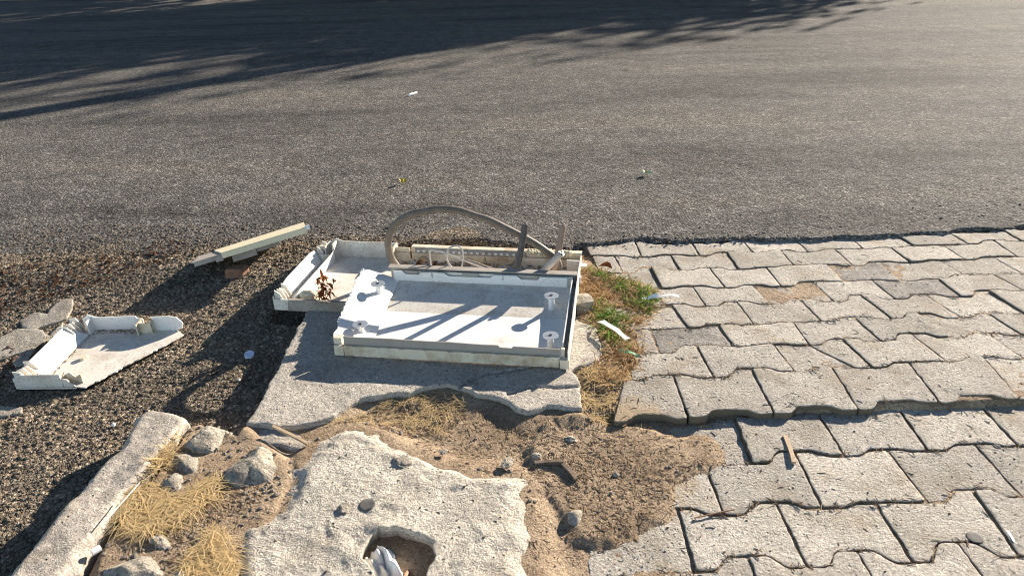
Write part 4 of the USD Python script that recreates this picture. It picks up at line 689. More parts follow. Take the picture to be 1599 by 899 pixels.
def rear_cover():
    o = np.array([-.724, 2.003, -.003]); a = math.radians(-9.3); ex, ey = np.array([math.cos(a), math.sin(a), 0]), np.array([-math.sin(a), math.cos(a), 0])
    f = frame(o, ex, ey); t = thing('plastic_cover', o, 'long dirty plastic cover behind, with cables and a dead orange plant inside', 'plastic cover')
    D = .392
    part(t, 'floor', f(plate(Polygon([(.004, .004), (.90, .004), (.90, D - .002), (.004, D - .002)]), (0, 0, .006), (1, 0, 0), (0, 1, 0), .003)), 'white_plastic_dusty')
    fr = Polygon([(.045, .0)] + [(.05, .036), (.08, .038), (.13, .039), (.19, .038)] + ragged((.25, .037), (.32, .034), 5, .002, 6) + [(.33, .0)])
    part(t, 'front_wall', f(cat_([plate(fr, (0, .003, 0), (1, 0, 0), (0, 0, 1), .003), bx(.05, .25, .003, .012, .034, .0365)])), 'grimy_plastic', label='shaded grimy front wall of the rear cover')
    lw = Polygon([(.07, 0), (.07, .050), (.11, .056), (.30, .058), (.33, .052), (.33, 0)])
    part(t, 'left_wall', f(cat_([plate(lw, (.0, 0, 0), (0, 1, 0), (0, 0, 1), .003), quad((.003, .07, .045), (.003, .33, .05), (.022, .33, .012), (.022, .07, .012), .002)])), 'white_plastic')
    part(t, 'inner_rib', f(plate(Polygon([(.012, .006), (.012, .034), (.06, .042), (.33, .044), (.365, .052), (.365, .006)]), (.062, 0, 0), (0, 1, 0), (0, 0, 1), .003)), 'white_plastic')
    # corner fins
    for (x0, y0, sgn) in ((.0, .0, 1), (.0, .335, 1)):
        ms = []
        for k in range(4):
            yy = y0 + .012 + .016 * k
            ms.append(plate(Polygon([(0, 0), (.030, 0), (.030, .022), (.018, .046 + .006 * (k % 2)), (.002, .058 - .004 * (k % 3))]), (x0 + .004, yy, .004), (1, 0, 0), (0, 0, 1), .0032))
        ms.append(bx(x0 + .000, x0 + .004, y0 + .004, y0 + .066, 0, .044)); ms.append(bx(x0 + .004, x0 + .05, y0 + .002, y0 + .006, 0, .036))
        part(t, 'corner_fins', f(cat_(ms)), 'white_plastic_dusty', smooth=False)
    bw = Polygon([(.035, 0), (.035, .060), (.060, .075), (.078, .068), (.098, .066), (.272, .067), (.272, 0)])
    part(t, 'back_wall', f(cat_([plate(bw, (0, D, 0), (1, 0, 0), (0, 0, 1), .003), bx(.06, .066, D - .045, D, .0, .070), bx(.035, .038, D - .05, D, 0, .064)])), 'white_plastic_dusty')
    part(t, 'corner_block', f(cat_([bx(.272, .276, D - .045, D + .003, 0, .066), bx(.276, .325, D - .020, D - .016, 0, .058), bx(.276, .325, D - .02, D + .0, .040, .044)])), 'cream_plastic', label='stepped block where the tall back wall ends')
    part(t, 'low_back_wall', f(cat_([bx(.326, .905, D - .003, D, 0, .052), bx(.326, .905, D, D + .022, .052, .0545), bx(.33, .90, D - .012, D - .009, .0, .036)])), 'cream_plastic')
    bumps = []
    for k in range(18):
        m = trimesh.creation.icosphere(subdivisions=1, radius=.0055); m.vertices *= (1, .8, .8); m.apply_translation((.352 + .0205 * k, D - .010, .044)); bumps.append(m)
    p = part(t, 'ribbed_strip', f(bx(.340, .72, D - .0085, D - .0035, .034, .0505)), 'gray_plastic')
    for b in bumps: part(p, 'bump', f(b), 'white_plastic')
    part(t, 'right_wall', f(cat_([bx(.902, .905, .0, D, 0, .050), bx(.86, .905, D - .05, D - .045, .0, .05), bx(.885, .925, D - .055, D - .03, .028, .034)])), 'white_plastic_dusty')
    fo = pebbles(np.array([[.735 + .016 * k, D - .004 + .004 * math.sin(k * 2.1), .054 + .003 * math.cos(k * 1.7)] for k in range(9)]), np.full(9, .013), 8, trimesh.creation.icosphere(subdivisions=2), .7)
    part(t, 'foam_seal', f(fo), 'foam', smooth=False, label='crumbling pale foam along the back of the rear cover')
    return f, t
fr_, rt_ = rear_cover()

def broken_cover():
    o = np.array([-1.332, 1.688, -.060]); ex = np.array([1, -.035, .012]); ex /= np.linalg.norm(ex); ey = np.array([.12, .99, .035]); ey -= ex * (ey @ ex); ey /= np.linalg.norm(ey)
    f = frame(o, ex, ey); t = thing('plastic_cover', o, 'snapped off end of a white plastic cover lying on the driveway at left', 'plastic cover')
    D = .295
    fl = Polygon([(.0, .0), (.155, .0)] + ragged((.185, -.004), (.335, .235), 40, .0022, 12) + [(.345, .255), (.30, D), (.0, D)])
    part(t, 'floor', f(plate(fl, (0, 0, .004), (1, 0, 0), (0, 1, 0), .003)), 'white_plastic_dusty')
    part(t, 'front_wall', f(plate(Polygon([(.0, .0), (.0, .044), (.02, .046), (.115, .046)] + ragged((.122, .046), (.158, .0), 6, .003, 13)), (0, .003, 0), (1, 0, 0), (0, 0, 1), .003)), 'white_plastic_dusty')
    part(t, 'stained_tab', f(cat_([plate(Polygon([(0, 0), (.0, .026), (.022, .034), (.034, .02), (.05, .028), (.05, 0)]), (.118, .02, .006), (1, 0, 0), (0, 0, 1), .003), plate(Polygon([(0, 0), (0, .024), (.02, .034), (.02, 0)]), (.122, .0, .006), (0, 1, 0), (0, 0, 1), .003)])), 'cream_plastic')
    part(t, 'left_slope', f(quad((.002, .06, .047), (.002, .235, .05), (.052, .262, .008), (.052, .03, .008), .003)), 'white_plastic')
    part(t, 'left_wall', f(bx(-.002, .001, .03, D - .02, .0, .045)), 'white_plastic_dusty')
    for y0 in (.0, .228):
        ms = []
        for k in range(4):
            ms.append(plate(Polygon([(0, 0), (.034, 0), (.030, .030), (.014, .048 + .004 * (k % 2)), (-.006, .050 - .006 * (k % 3))]), (.0, y0 + .008 + .016 * k, .003), (1, 0, 0), (0, 0, 1), .0032))
        part(t, 'corner_fins', f(cat_(ms + [bx(-.010, .004, y0 + .002, y0 + .066, .0, .034)])), 'white_plastic_dusty', smooth=False)
    bk = Polygon([(.028, 0), (.028, .046), (.048, .060), (.066, .052), (.08, .050), (.192, .052), (.196, .044), (.212, .042), (.212, .0)])
    part(t, 'back_wall', f(cat_([plate(bk, (0, D, 0), (1, 0, 0), (0, 0, 1), .003), bx(.052, .056, D - .03, D, .004, .05)])), 'white_plastic')
    part(t, 'back_wall_tip', f(plate(Polygon([(.245, .008), (.245, .054), (.30, .055), (.322, .050), (.336, .030), (.33, .012), (.30, .004)]), (0, D - .01, 0), (1, 0, 0), (0, 0, 1), .003)), 'white_plastic')
    part(t, 'stained_step', f(cat_([bx(.205, .209, D - .04, D + .003, .004, .042), bx(.209, .248, D - .028, D - .025, .006, .042), bx(.245, .248, D - .028, D - .005, .006, .046)])), 'cream_plastic')
    bo = trimesh.creation.cylinder(radius=.011, height=.009, sections=6); bo.apply_translation((.105, .135, .0105)); part(t, 'hex_boss', f(bo), 'cream_plastic', smooth=30)
    part(t, 'dirt_line', f(cat_([pebbles(np.column_stack([gs.uniform(.06, .24, 130), D - .006 - np.abs(gs.normal(0, .010, 130)), np.full(130, .0078)]), gs.uniform(.001, .0032, 130), 14, ICO0, .5), pebbles(np.column_stack([.056 + np.abs(gs.normal(0, .004, 60)), gs.uniform(.03, .26, 60), np.full(60, .0078)]), gs.uniform(.001, .0025, 60), 15, ICO0, .5)])), 'chaff', smooth=False, kind='stuff')
broken_cover()

# tilted lid propped on a brick and on the rear cover
def tilted_lid():
    A, B = np.array([-1.048, 2.24, .055]), np.array([-.696, 2.372, .115])
    e = B - A; L = np.linalg.norm(e); e /= L
    d = np.array([-.33, .93, -.275]); d -= e * (d @ e); d /= np.linalg.norm(d)
    f = frame(A, e, d); t = thing('plastic_cover', A, 'yellowed flat plastic lid propped aslant against the corner of the rear cover', 'plastic lid')
    part(t, 'top_plate', f(plate(Polygon([(.095, 0), (L, 0), (L, .20), (.06, .16)] ), (0, 0, 0), (1, 0, 0), (0, 1, 0), .004)), 'yellowed_plastic')
    part(t, 'near_rim', f(bx(.093, L - .004, .0, .004, -.016, .0005)), 'yellowed_plastic')
    part(t, 'broken_end', f(cat_([plate(Polygon(ragged((.0, .004), (.0, .15), 9, .006, 21) + [(.098, .16), (.098, .002)]), (0, 0, -.003), (1, 0, 0), (0, 1, 0), .003), bx(.002, .094, .004, .007, -.016, -.002), bx(.07, .094, .0, .03, -.022, -.004)])), 'gray_plastic', label='grey broken left end of the tilted lid')
    part(t, 'under_rib', f(cat_([bx(.12, .20, .02, .024, -.040, 0), bx(.20, .28, .03, .034, -.032, 0)])), 'gray_plastic')
    part(t, 'corner_clip', f(bx(L - .004, L + .012, .0, .012, -.006, .008)), 'white_plastic')
tilted_lid()
bm = sheet(Polygon([(-.952, 2.245), (-.90, 2.255), (-.885, 2.29), (-.93, 2.305), (-.955, 2.28)]), lambda q: .022 + .012 * (fb(q, .03, 3, 2) - .5), .006, skirt=.04, rnd=.006, jag=.004)
single('brick_fragment', bm, 'brick_red', 'reddish brick fragment propping up the tilted plastic lid', 'brick', smooth=50, base=(-.92, 2.27, 0))

# ---------------------------------------------------------------- cables and wire
CB = {k: np.array(v) for k, v in T['CB'].items()}
t = thing('cable', CB['loop'][0], 'thick grey brown cable bent in a high loop over the rear cover', 'cable')
part(t, 'sheath', tube(spline(CB['loop'], 8) + .0009 * (np.column_stack([fb(np.column_stack([np.arange(len(spline(CB['loop'], 8))) * .13, np.full(len(spline(CB['loop'], 8)), k * 3.)]), 1., 3, k) for k in range(3)]) - .5) * 6, .0116, 14), 'cable_sheath', smooth=60)
def stub(pts, r, m, label, nam='cable_stub'):
    P = spline(pts, 8); t = thing(nam, P[0], label, 'cable'); part(t, 'sheath', tube(P, r, 14), m, smooth=60)
    d = P[-1] - P[-2]; d /= np.linalg.norm(d); u = np.cross(d, [0, 1, 0]); u /= np.linalg.norm(u); w = np.cross(d, u)
    for k in range(3):
        a = 2.1 * k + .4; c = P[-1] + (u * math.cos(a) + w * math.sin(a)) * r * .5
        part(t, 'core', tube([c - d * .004, c + d * (.004 + .002 * k)], r * .36, 8), 'copper_core', smooth=60)
    return t
stub(CB['stub1'], .0102, 'cable_dark', 'dark cut cable end standing upright, left of the brown one')
stub(CB['stub2'], .0102, 'cable_brown', 'brown cut cable end standing upright behind the right corner')
stub(CB['stub3'], .0108, 'cable_pale', 'pale grey cable end leaning to the right across the brown one')
t = thing('wire', CB['wire'][0], 'thin stiff grey wire bent into a peak and a small loop inside the rear cover', 'wire')
part(t, 'bent_wire', tube(np.vstack([spline(CB['wire'][:3], 6), spline(CB['wire'][2:], 6)[1:]]), .0026, 8), 'wire_gray', smooth=60)
part(t, 'wire_loop', tube(spline(CB['wire2'], 8), .0027, 8), 'wire_gray', smooth=60)
t = thing('cable_remnant', CB['flat'][0], 'frayed cable remnant lying along the back of the rear cover', 'cable'); part(t, 'sheath', tube(spline(CB['flat'], 6), .007, 10, .010), 'cable_sheath', smooth=60)
r = np.random.default_rng(5); fr = []
for k in range(22):
    x0 = r.uniform(.36, .86); y0 = r.uniform(.26, .36); a = r.uniform(0, 6.28); L = r.uniform(.03, .09)
    P = np.array([[x0, y0, .012], [x0 + .4 * L * math.cos(a), y0 + .3 * L * math.sin(a), .02 + r.uniform(0, .03)], [x0 + L * math.cos(a), y0 + .6 * L * math.sin(a), .012]])
    fr.append(tube(spline(P, 5), .0011, 5))
single('root_tangle', fr_(cat_(fr)), 'bark', 'tangle of thin dead roots inside the rear cover', 'roots', kind='stuff', smooth=60)
q = np.column_stack([r.uniform(.30, .86, 420), r.uniform(.24, .38, 420), np.full(420, .010)])
single('rear_cover_debris', fr_(cat_([pebbles(q[:300], r.uniform(.002, .007, 300), 6, ICO0, .6), sticks(q[300:], r.uniform(.01, .04, 120), r.uniform(.0006, .0014, 120), 7, .2)])), 'chaff', 'dark earth and crumbs lying in the back of the rear cover', 'dirt', kind='stuff', smooth=False)
def dead_leaf(base_pts, m, label, name='dead_leaf', seed=1, size=.03):
    r = np.random.default_rng(seed); ms = []
    for b in base_pts:
        n = 7; u = np.linspace(0, 1, n); w = size * .34 * np.sin(np.pi * np.clip(u, .02, .98)) ** .8; a = r.uniform(0, 6.28); V = []
        curl = r.uniform(.3, 1.0)
        for s, ww in zip(u, w):
            c = np.array([math.cos(a) * s * size, math.sin(a) * s * size, size * .45 * curl * math.sin(2.6 * s) + .004])
            sv = np.array([-math.sin(a), math.cos(a), 0]) * ww
            V += [c - sv + (0, 0, ww * .5), c, c + sv + (0, 0, ww * .6)]
        F = []
        for i in range(n - 1):
            for k in (0, 1): p = 3 * i + k; F += [[p, p + 1, p + 4], [p, p + 4, p + 3]]
        ms.append(trimesh.Trimesh(np.array(V) + b, F, process=False))
    return single(name, cat_(ms), m, label, 'leaf', smooth=True, base=base_pts[0])
def W(x, y, z): return fr_(trimesh.Trimesh([[x, y, z]] * 3, [[0, 1, 2]], process=False)).vertices[0]
dead_leaf([W(.36, .30, .012)], 'leaf_brown', 'curled rust brown leaf left of the wire inside the rear cover', seed=3, size=.05)
dead_leaf([W(.41, .33, .012)], 'leaf_brown', 'second brown leaf by the foot of the bent wire', seed=5, size=.045)
dead_leaf([W(.55, .28, .016)], 'bark', 'dark dry leaf below the wire loop', seed=6, size=.05)

dead_leaf([np.array([.285, 2.215, .012])], 'leaf_orange', 'orange dead leaf in the grass at the right end of the rear cover', seed=31, size=.05)
# dead plant and foam lump standing in the rear cover
def dead_plant():
    b = W(.142, .045, .009); t = thing('dead_plant', b, 'dead orange brown seedling standing in the rear cover', 'plant')
    r = np.random.default_rng(12); tips = [(.004, .01, .088), (.038, .012, .066), (-.012, .006, .062), (.014, -.004, .05)]
    st = []
    for p in tips: st.append(tube(spline(np.array([b, b + np.array(p) * (.5, .5, .55) + r.normal(0, .002, 3), b + np.array(p)]), 5), .0016, 6, .0008))
    part(t, 'stem', cat_(st), 'leaf_orange', smooth=60)
    for k in range(60):
        p = np.array(tips[k % 4]) if k % 3 else np.array(tips[0]); s = r.uniform(.3, 1.05); c = b + p * s + r.normal(0, .003, 3)
        part(t, 'leaf', blades(c[None], np.array([r.uniform(.014, .030)]), np.array([r.uniform(.2, 1.6)]), .0055, 50 + k, 3, 1.0), 'leaf_orange', smooth=True)
dead_plant()
lump = trimesh.creation.icosphere(subdivisions=3, radius=1.); v = np.array(lump.vertices); v = v * (1 + .35 * (meshkit.fbm(v * 2.3 + 4, 3, 5) - .5))[:, None] * (.029, .020, .021); lump.vertices = v + W(.092, .050, .026)
single('foam_lump', lump, 'foam', 'crumbly yellowish lump in the near left corner of the rear cover', 'lump', smooth=50, base=W(.088, .035, .01))

# ---------------------------------------------------------------- litter and small things
# dark specks, crumbs and seed bits lying on the pavers and on the cement
def pav_top(q):
    z = np.full(len(q), np.nan)
    for P, zf_ in PAVS:
        k = shapely.contains_xy(P.buffer(-.004), q[:, 0], q[:, 1])
        if k.any(): z[k] = zf_(q[k])
    return z
q = np.column_stack([gs.uniform(.2, 1.75, 1900), gs.uniform(.78, 2.45, 1900)]); q = q[gs.random(len(q)) < (.25 + .75 * sstep(2.3, 1.2, q[:, 1]))]
q = np.vstack([q, scatter(Polygon([(.25, 1.38), (1.7, 1.40), (1.7, 1.49), (.25, 1.49)]), 120, 61)])
z = pav_top(q); q, z = q[~np.isnan(z)], z[~np.isnan(z)]; n1 = len(q) * 2 // 3; q3 = np.column_stack([q, z + .0006])
single('paver_specks', cat_([pebbles(q3[:n1], .0006 + .0022 * gs.random(n1) ** 4, 62, ICO0, .6), sticks(q3[n1:], gs.uniform(.003, .020, len(q) - n1), gs.uniform(.0003, .0009, len(q) - n1), 63, .1)]), 'dark_specks', 'dark crumbs and twig bits scattered over the pavers', 'debris', kind='stuff', smooth=False)
q = scatter(PO['patch'].difference(PO['hole'].buffer(.012)).buffer(-.012), 260, 64)
single('cement_specks', pebbles(np.column_stack([q, zpatch(q) + .0004]), .0005 + .0024 * gs.random(len(q)) ** 4, 65, ICO0, .5), 'dark_specks', 'dark crumbs scattered on the cement patch', 'debris', kind='stuff', smooth=False)
PT = {k: np.array(v) for k, v in T['PT'].items()}
def bar(a, b, w, h, m, name, label, cat, z=None, twist=0.):
    a, b = np.array(a), np.array(b); d = b - a; L = np.linalg.norm(d); d /= L; s = np.cross([0, 0, 1], d); s /= np.linalg.norm(s)
    mm = trimesh.creation.box((L, w, h)).subdivide().subdivide(); v = np.array(mm.vertices); v = v * (1, 1 + .0, 1) ; v[:, 2] += .12 * w * np.sin(v[:, 0] / L * 5); v[:, 1] += .15 * w * np.cos(v[:, 0] / L * 4)
    mm.vertices = (a + b) / 2 + v[:, :1] * d + v[:, 1:2] * s + v[:, 2:] * np.cross(d, s)
    return single(name, mm, m, label, cat, smooth=35, base=a)
def up_(p, z): q = np.array(p, float); q[2] = z; return q
c = PT['cap']; cz = float(za(np.array([c[:2]]))[0])
capm = trimesh.creation.annulus(r_min=.010, r_max=.0135, height=.007, sections=28); disc = trimesh.creation.cylinder(radius=.0125, height=.002, sections=28)
capm = cat_([capm, disc]); capm.apply_transform(trimesh.transformations.rotation_matrix(.25, [1, .3, 0])); capm.apply_translation((c[0], c[1], cz + .009))
single('bottle_cap', capm, 'cap_blue', 'pale bluish plastic cap lying on the dark driveway', 'bottle cap', smooth=35, base=(c[0], c[1], cz))
def butt(p, L, r, az, label, zz):
    d = np.array([math.cos(az), math.sin(az), .02]); single('cigarette_butt', tube([p + (0, 0, zz) - d * L / 2, p + (0, 0, zz), p + (0, 0, zz) + d * L / 2], r, 10), 'paper_white', label, 'cigarette butt', smooth=40, base=p)
butt(PT['butt'], .07, .009, .9, 'lone whitish scrap lying far out on the road', .009)
butt(up_(PT['butt2'], -.022), .026, .004, .75, 'white cigarette butt in the gravel gap left of the cement patch', .012)
butt(up_(PT['butt3'], -.004), .016, .0065, .9, 'short white butt beside the kerb at the bottom left', .010)
for k, lab in (('wh4', 'small white pebble on the driveway left of the kerb top'), ('wh5', 'tiny pale pebble right below the bluish cap')):
    p = PT[k]; zz = float(za(p[None, :2])[0]); single('pebble', pebbles(np.array([[p[0], p[1], zz + .004]]), np.array([.007 if k == 'wh4' else .005]), 3, trimesh.creation.icosphere(subdivisions=2)), 'paper_white', lab, 'pebble', smooth=60, base=(p[0], p[1], zz))
dead_leaf([up_(PT['yellow'], .014), up_(PT['yellow'] + (.012, .01, 0), .014)], 'yellow_leaf', 'small yellow leaf lying on the road above the cable loop', 'leaf', 8, .03)
dead_leaf([up_(PT['greenleaf'], .014), up_(PT['greenleaf'] + (.01, -.004, 0), .014)], 'lime_leaf', 'small pale green leaf lying on the road at the right', 'leaf', 9, .034)
bar(up_(PT['sl_a'], -.011), up_(PT['sl_b'], -.011), .009, .005, 'wood', 'wood_sliver', 'pale flat wood sliver lying across the joint of two pavers', 'wood sliver')
bar(up_(PT['tw_a'], .008), up_(PT['tw_b'], -.002), .007, .006, 'wood', 'twig', 'short brown twig at the lower left edge of the slab', 'twig')
bar(up_(PT['tg_a'], -.013), up_(PT['tg_b'], -.013), .0022, .002, 'brick_red', 'twig', 'long thin reddish twig lying on a paver at the bottom', 'twig')
bar(up_(PT['bark_a'], -.010), up_(PT['bark_b'], -.008), .009, .008, 'bark', 'bark_strip', 'dark bark strip lying level in the dirt right of the cement patch', 'bark')
bar(up_(PT['bark2_a'], -.008), up_(PT['bark2_b'], -.010), .008, .008, 'bark', 'bark_strip', 'dark bark strip slanting down in the dirt above the paver chip', 'bark')
bar(up_(PT['ws_a'], .022), up_(PT['ws_b'], .028), .0016, .0016, 'paper_white', 'straw_stalk', 'long whitish stalk lying on the yellow straw by the kerb', 'stalk')
bar(up_(PT['gl_a'], -.018), up_(PT['gl_b'], -.017), .003, .002, 'zinc', 'glass_splinter', 'shiny splinter in a paver joint at the right bottom', 'splinter')
for k, s, lab in (('peb1', .012, 'upright grey pebble casting a shadow in the dirt below the slab'), ('peb2', .010, 'single dark pebble in the middle of the dirt'), ('peb3', .011, 'pale flat pebble at the upper right corner of the cement patch')):
    p = PT[k]; single('pebble', pebbles(np.array([[p[0], p[1], -.020 + s * .5]]), np.array([s]), len(lab), trimesh.creation.icosphere(subdivisions=2), .8), 'rubble', lab, 'pebble', smooth=50, base=(p[0], p[1], -.02))
def zpave(q):
    c = Point(*q.mean(0)); return min(PAVS, key=lambda s: s[0].distance(c))[1](q)
for k, (px_, py_, s_, lab) in enumerate(((-.245, 1.275, .020, 'flat grey chip bedded in the cement patch above the round spot'), (-.345, 1.135, .014, 'small brown chip bedded at the left of the cement patch'), (-.02, 1.265, .017, 'round pale pebble bedded in the right part of the cement patch'), (-.16, 1.31, .008, 'tiny chip bedded near the top of the cement patch'))):
    zq = float(zpatch(np.array([[px_, py_]]))[0]); single('bedded_chip', pebbles(np.array([[px_, py_, zq + .001]]), np.array([s_]), 90 + k, trimesh.creation.icosphere(subdivisions=2), .28), 'rubble', lab, 'stone chip', smooth=40, base=(px_, py_, zq))
sp = Point(PT['spot'][:2]).buffer(.0165, 16); single('tar_spot', sheet(sp, lambda q: zpatch(q) + .0022, .004, skirt=.004, rnd=.0015, bstep=.004, jag=.002, jscale=.02), 'spot_dark', 'round dark spot stuck on the cement patch', 'spot', smooth=60)
sp = Point(PT['hole2'][:2]).buffer(.0155, 16); single('tar_spot', sheet(sp, lambda q: zpave(q) + .0012, .004, skirt=.004, rnd=.002, bstep=.004, jag=.003, jscale=.02), 'hole_black', 'flat black disc painted as the shade inside a hole in a paver near the right bottom corner', 'spot', smooth=60)  # flat disc; the dark of a hole is put into its colour
sp = Point(PT['dk1'][:2]).buffer(.0085, 12); single('tar_spot', sheet(sp, lambda q: zpave(q) + .0012, .004, skirt=.004, rnd=.002, bstep=.004, jag=.002, jscale=.02), 'spot_dark', 'small dark round spot on a paver by the right edge', 'spot', smooth=60)
# white scraps in the grass
def scrap(a, b, w, m, label, zz, name='plastic_strip', cat='strip', seed=1, arch=.008):
    a, b = up_(a, zz), up_(b, zz); n = 9; d = b - a; s = np.array([-d[1], d[0], 0]); s /= np.linalg.norm(s); r = np.random.default_rng(seed); V = []
    for k in range(n):
        u = k / (n - 1); c = a + d * u + np.array([0, 0, arch * math.sin(3.0 * u) + r.normal(0, .0012)]); ww = w / 2 * r.uniform(.75, 1.15)
        V += [c - s * ww + (0, 0, r.normal(0, .002)), c + s * ww + (0, 0, r.normal(.002, .002))]
    F = []
    for k in range(n - 1): p = 2 * k; F += [[p, p + 1, p + 3], [p, p + 3, p + 2]]
    V = np.array(V); V2 = V - (0, 0, .0012); m2 = len(V); F2 = [[m2 + q[0], m2 + q[2], m2 + q[1]] for q in F]
    return single(name, trimesh.Trimesh(np.vstack([V, V2]), F + F2, process=False), m, label, cat, smooth=True, base=a)
scrap(PT['st_a'], PT['st_b'], .016, 'paper_white', 'white plastic strip lying in the grass beside the front cover', .020, seed=2)
scrap(PT['gs_a'], PT['gs_b'], .010, 'green_strip', 'short green plastic strip below the white one in the grass', .008, seed=3, arch=.004)
scrap(PT['wp_a'], PT['wp_b'], .010, 'paper_white', 'torn white paper at the edge of grass and pavers', .012, name='paper_scrap', cat='paper', seed=4)
def chunk(cx, cy, z, sx, sy, sz, m, name, label, cat, seed, rot=0.):
    u = trimesh.creation.box((2, 2, 2)).subdivide().subdivide().subdivide(); v = np.array(u.vertices); v = v / np.maximum(1, np.linalg.norm(v, axis=1, keepdims=True) ** .3)
    v = v * (1 + .5 * (meshkit.fbm(v * 1.3 + seed, 3, seed) - .5))[:, None] * (sx, sy, sz); v = v + (.12 * min(sx, sy)) * (meshkit.fbm(v * 90 + seed, 2, seed)[:, None] - .5)
    c, s = math.cos(rot), math.sin(rot); v = np.column_stack([v[:, 0] * c - v[:, 1] * s, v[:, 0] * s + v[:, 1] * c, v[:, 2]]); u.vertices = v + (cx, cy, z)
    single(name, u, m, label, cat, smooth=50, base=(cx, cy, z - sz))
p = PT['whs']; chunk(p[0] + .008, p[1] - .0, .012, .028, .034, .022, 'rubble', 'broken_stone', 'pale broken stone at the right side of the front cover', 'stone', 3, .2)
p = T['CB']['stub2'][0]; chunk(.205, 2.115, .02, .014, .010, .012, 'paper_white', 'crumpled_paper', 'crumpled white scrap at the right end of the rear cover', 'paper', 5)

# contents of the hole in the cement patch
hc = np.array(PO['hole'].centroid.coords[0])
bottom = sheet(PO['hole'].buffer(.03), lambda q: -.092 + .02 * (fb(q, .03, 3, 7) - .5), .006, skirt=.02, rnd=.004)
single('hole_floor', bottom, 'soil', kind='structure', smooth=True)
cl = sheet(Polygon([tuple(hc + np.array(p)) for p in ((-.046, -.05), (-.066, -.02), (-.068, .012), (-.052, .036), (-.026, .040), (-.010, .024), (-.002, .004), (.008, -.02), (.012, -.06), (-.005, -.09), (-.035, -.09))]),
           lambda q: -.010 + .050 * (np.abs(fb(np.column_stack([q[:, 0] * .8 + q[:, 1] * .6, (q[:, 1] * .8 - q[:, 0] * .6) * .30]) + .012 * fb(q, .025, 2, 3)[:, None], .016, 3, 8) - .5) * 2.2 - .25) - .55 * np.maximum(q[:, 0] - hc[0] + .008, 0) + .012 * (fb(q, .03, 2, 9) - .5), .0022, skirt=.03, rnd=.005, bstep=.003, jag=.006, seed=77)
single('crumpled_cloth', cl, 'cloth_white', 'crumpled white cloth stuffed in the hole of the cement patch', 'cloth', smooth=True)
q = scatter(PO['hole'], 260, 81)
single('hole_litter', cat_([sticks(np.column_stack([q[:170], gs.uniform(-.085, -.030, 170)]), gs.uniform(.008, .04, 170), gs.uniform(.0004, .0012, 170), 82, .5), pebbles(np.column_stack([q[170:], np.full(90, -.080)]), gs.uniform(.002, .008, 90), 83, ICO0, .6)]), 'chaff', 'straw and crumbs fallen to the bottom of the hole in the cement', 'litter', kind='stuff', smooth=False)
def stick(name, a, b, r, m, lab):
    single(name, tube(spline(np.array([a, (np.array(a) + b) / 2 + (.002, 0, .003), b]), 5), r, 8, r * .8), m, lab, 'stick', smooth=60, base=a)
h3 = lambda x, y, z: np.array([hc[0] + x, hc[1] + y, z])
stick('stick', h3(.016, .022, -.045), h3(.012, -.065, .002), .0040, 'red_stick', 'reddish stick standing in the hole of the cement patch')
stick('stick', h3(.000, .020, -.045), h3(.006, -.065, .0), .0028, 'straw', 'yellow stick beside the reddish one in the hole')
stick('stick', h3(-.004, .004, -.04), h3(-.012, -.05, -.01), .0022, 'straw', 'thin yellow stalk crossing the cloth in the hole')
bar(h3(.050, -.035, -.03), h3(.028, -.075, -.004), .010, .002, 'cap_blue', 'plastic_splinter', 'bluish plastic splinter at the right inside the hole', 'splinter')
dead_leaf([h3(.018, -.05, -.03)], 'leaf_orange', 'rusty leaf at the foot of the reddish stick in the hole', seed=15, size=.035)

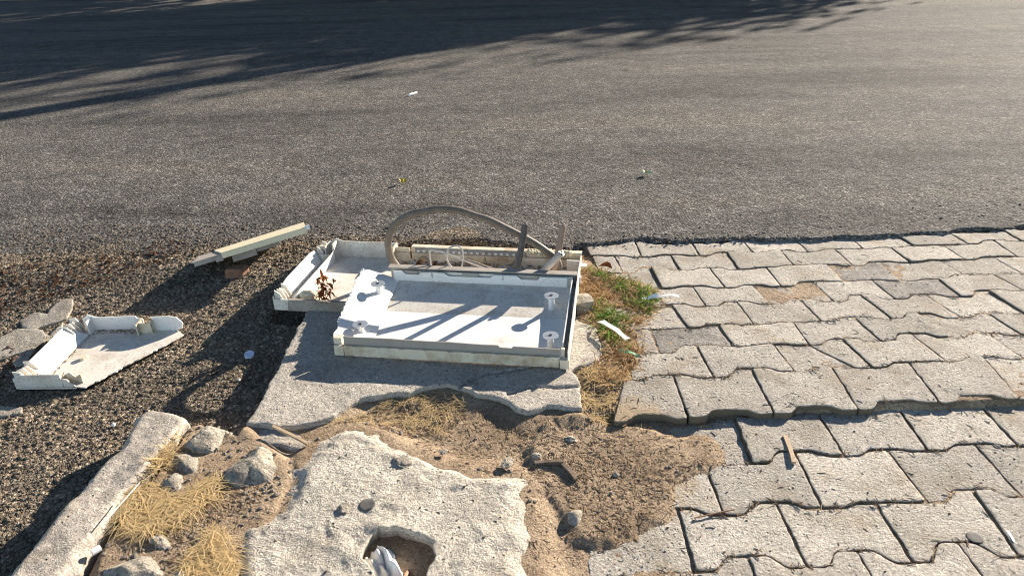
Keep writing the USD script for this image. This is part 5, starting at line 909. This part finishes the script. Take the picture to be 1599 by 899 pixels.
# ---------------------------------------------------------------- roadside trees and a pole beyond the frame: they shade the far lane
def tree(x, y, H, R, label, seed, n=5200, zc=.62):
    r = np.random.default_rng(seed); b = np.array([x, y, .1]); t = thing('roadside_tree', b, label, 'tree', 'trees on the far verge')
    tr = [b + (0, 0, H * .62 * u) + np.array([math.sin(3 * u + seed), math.cos(2 * u + seed), 0]) * .12 * u for u in np.linspace(0, 1, 7)]
    ms = [tube(tr, .15, 9, .06)]; cl = []
    for k in range(15):
        a = r.uniform(0, 6.28); s = tr[3 + k % 4]; e = b + (math.cos(a) * R * r.uniform(.3, .8), math.sin(a) * R * r.uniform(.3, .8), H * r.uniform(zc - .17, .95))
        ms.append(tube(spline(np.array([s, (s + e) / 2 + (0, 0, .15), e]), 4), .045, 6, .012)); cl.append(e)
    part(t, 'trunk', cat_(ms), 'bark', smooth=60)
    cl = np.array(cl); i = r.integers(0, len(cl), n); c = cl[i] + r.normal(0, 1, (n, 3)) * (R * .25, R * .25, H * .085)
    s = r.uniform(.06, .125, n); u = r.normal(0, 1, (n, 3)); u /= np.linalg.norm(u, axis=1, keepdims=True); w = np.cross(u, r.normal(0, 1, (n, 3))); w /= np.linalg.norm(w, axis=1, keepdims=True)
    V = np.stack([c - u * s[:, None] * 1.3, c - w * s[:, None] * .6, c + u * s[:, None] * 1.3, c + w * s[:, None] * .6], 1).reshape(-1, 3); F = (np.array([[0, 1, 2], [0, 2, 3]])[None] + (np.arange(n) * 4)[:, None, None]).reshape(-1, 3)
    part(t, 'crown', trimesh.Trimesh(V, F, process=False), 'tree_leaf', smooth=False)
tree(0.5, 14.6, 6.2, 2.4, 'broad leafy roadside tree nearest the left end of the far verge', 1, n=15000)
tree(4.0, 16.8, 6.0, 2.2, 'second leafy roadside tree on the far verge, behind the pole', 2, n=13000)
tree(8.3, 18.4, 5.6, 1.9, 'third leafy roadside tree farther along the verge to the right', 3, n=9000)
tree(-2.6, 14.3, 6.0, 2.4, 'leftmost leafy roadside tree on the far verge', 4, n=15000)
tree(11.4, 19.5, 5.6, 1.9, 'rightmost leafy roadside tree on the far verge', 7, n=6000)
tree(-1.6, 18.6, 6.2, 2.6, 'hindmost leafy tree standing deeper in the verge behind the leftmost one', 8, n=9000)
P = thing('street_pole', (4.95, 12.85, .05), 'grey metal street pole at the far road edge', 'pole')
part(P, 'shaft', tube([(4.95, 12.85, .0), (4.95, 12.85, 3.), (4.95, 12.85, 7.5)], .17, 14, .12), 'metal_pole', smooth=60)
part(P, 'base_plate', bx(4.72, 5.18, 12.62, 13.08, .04, .10), 'metal_pole')
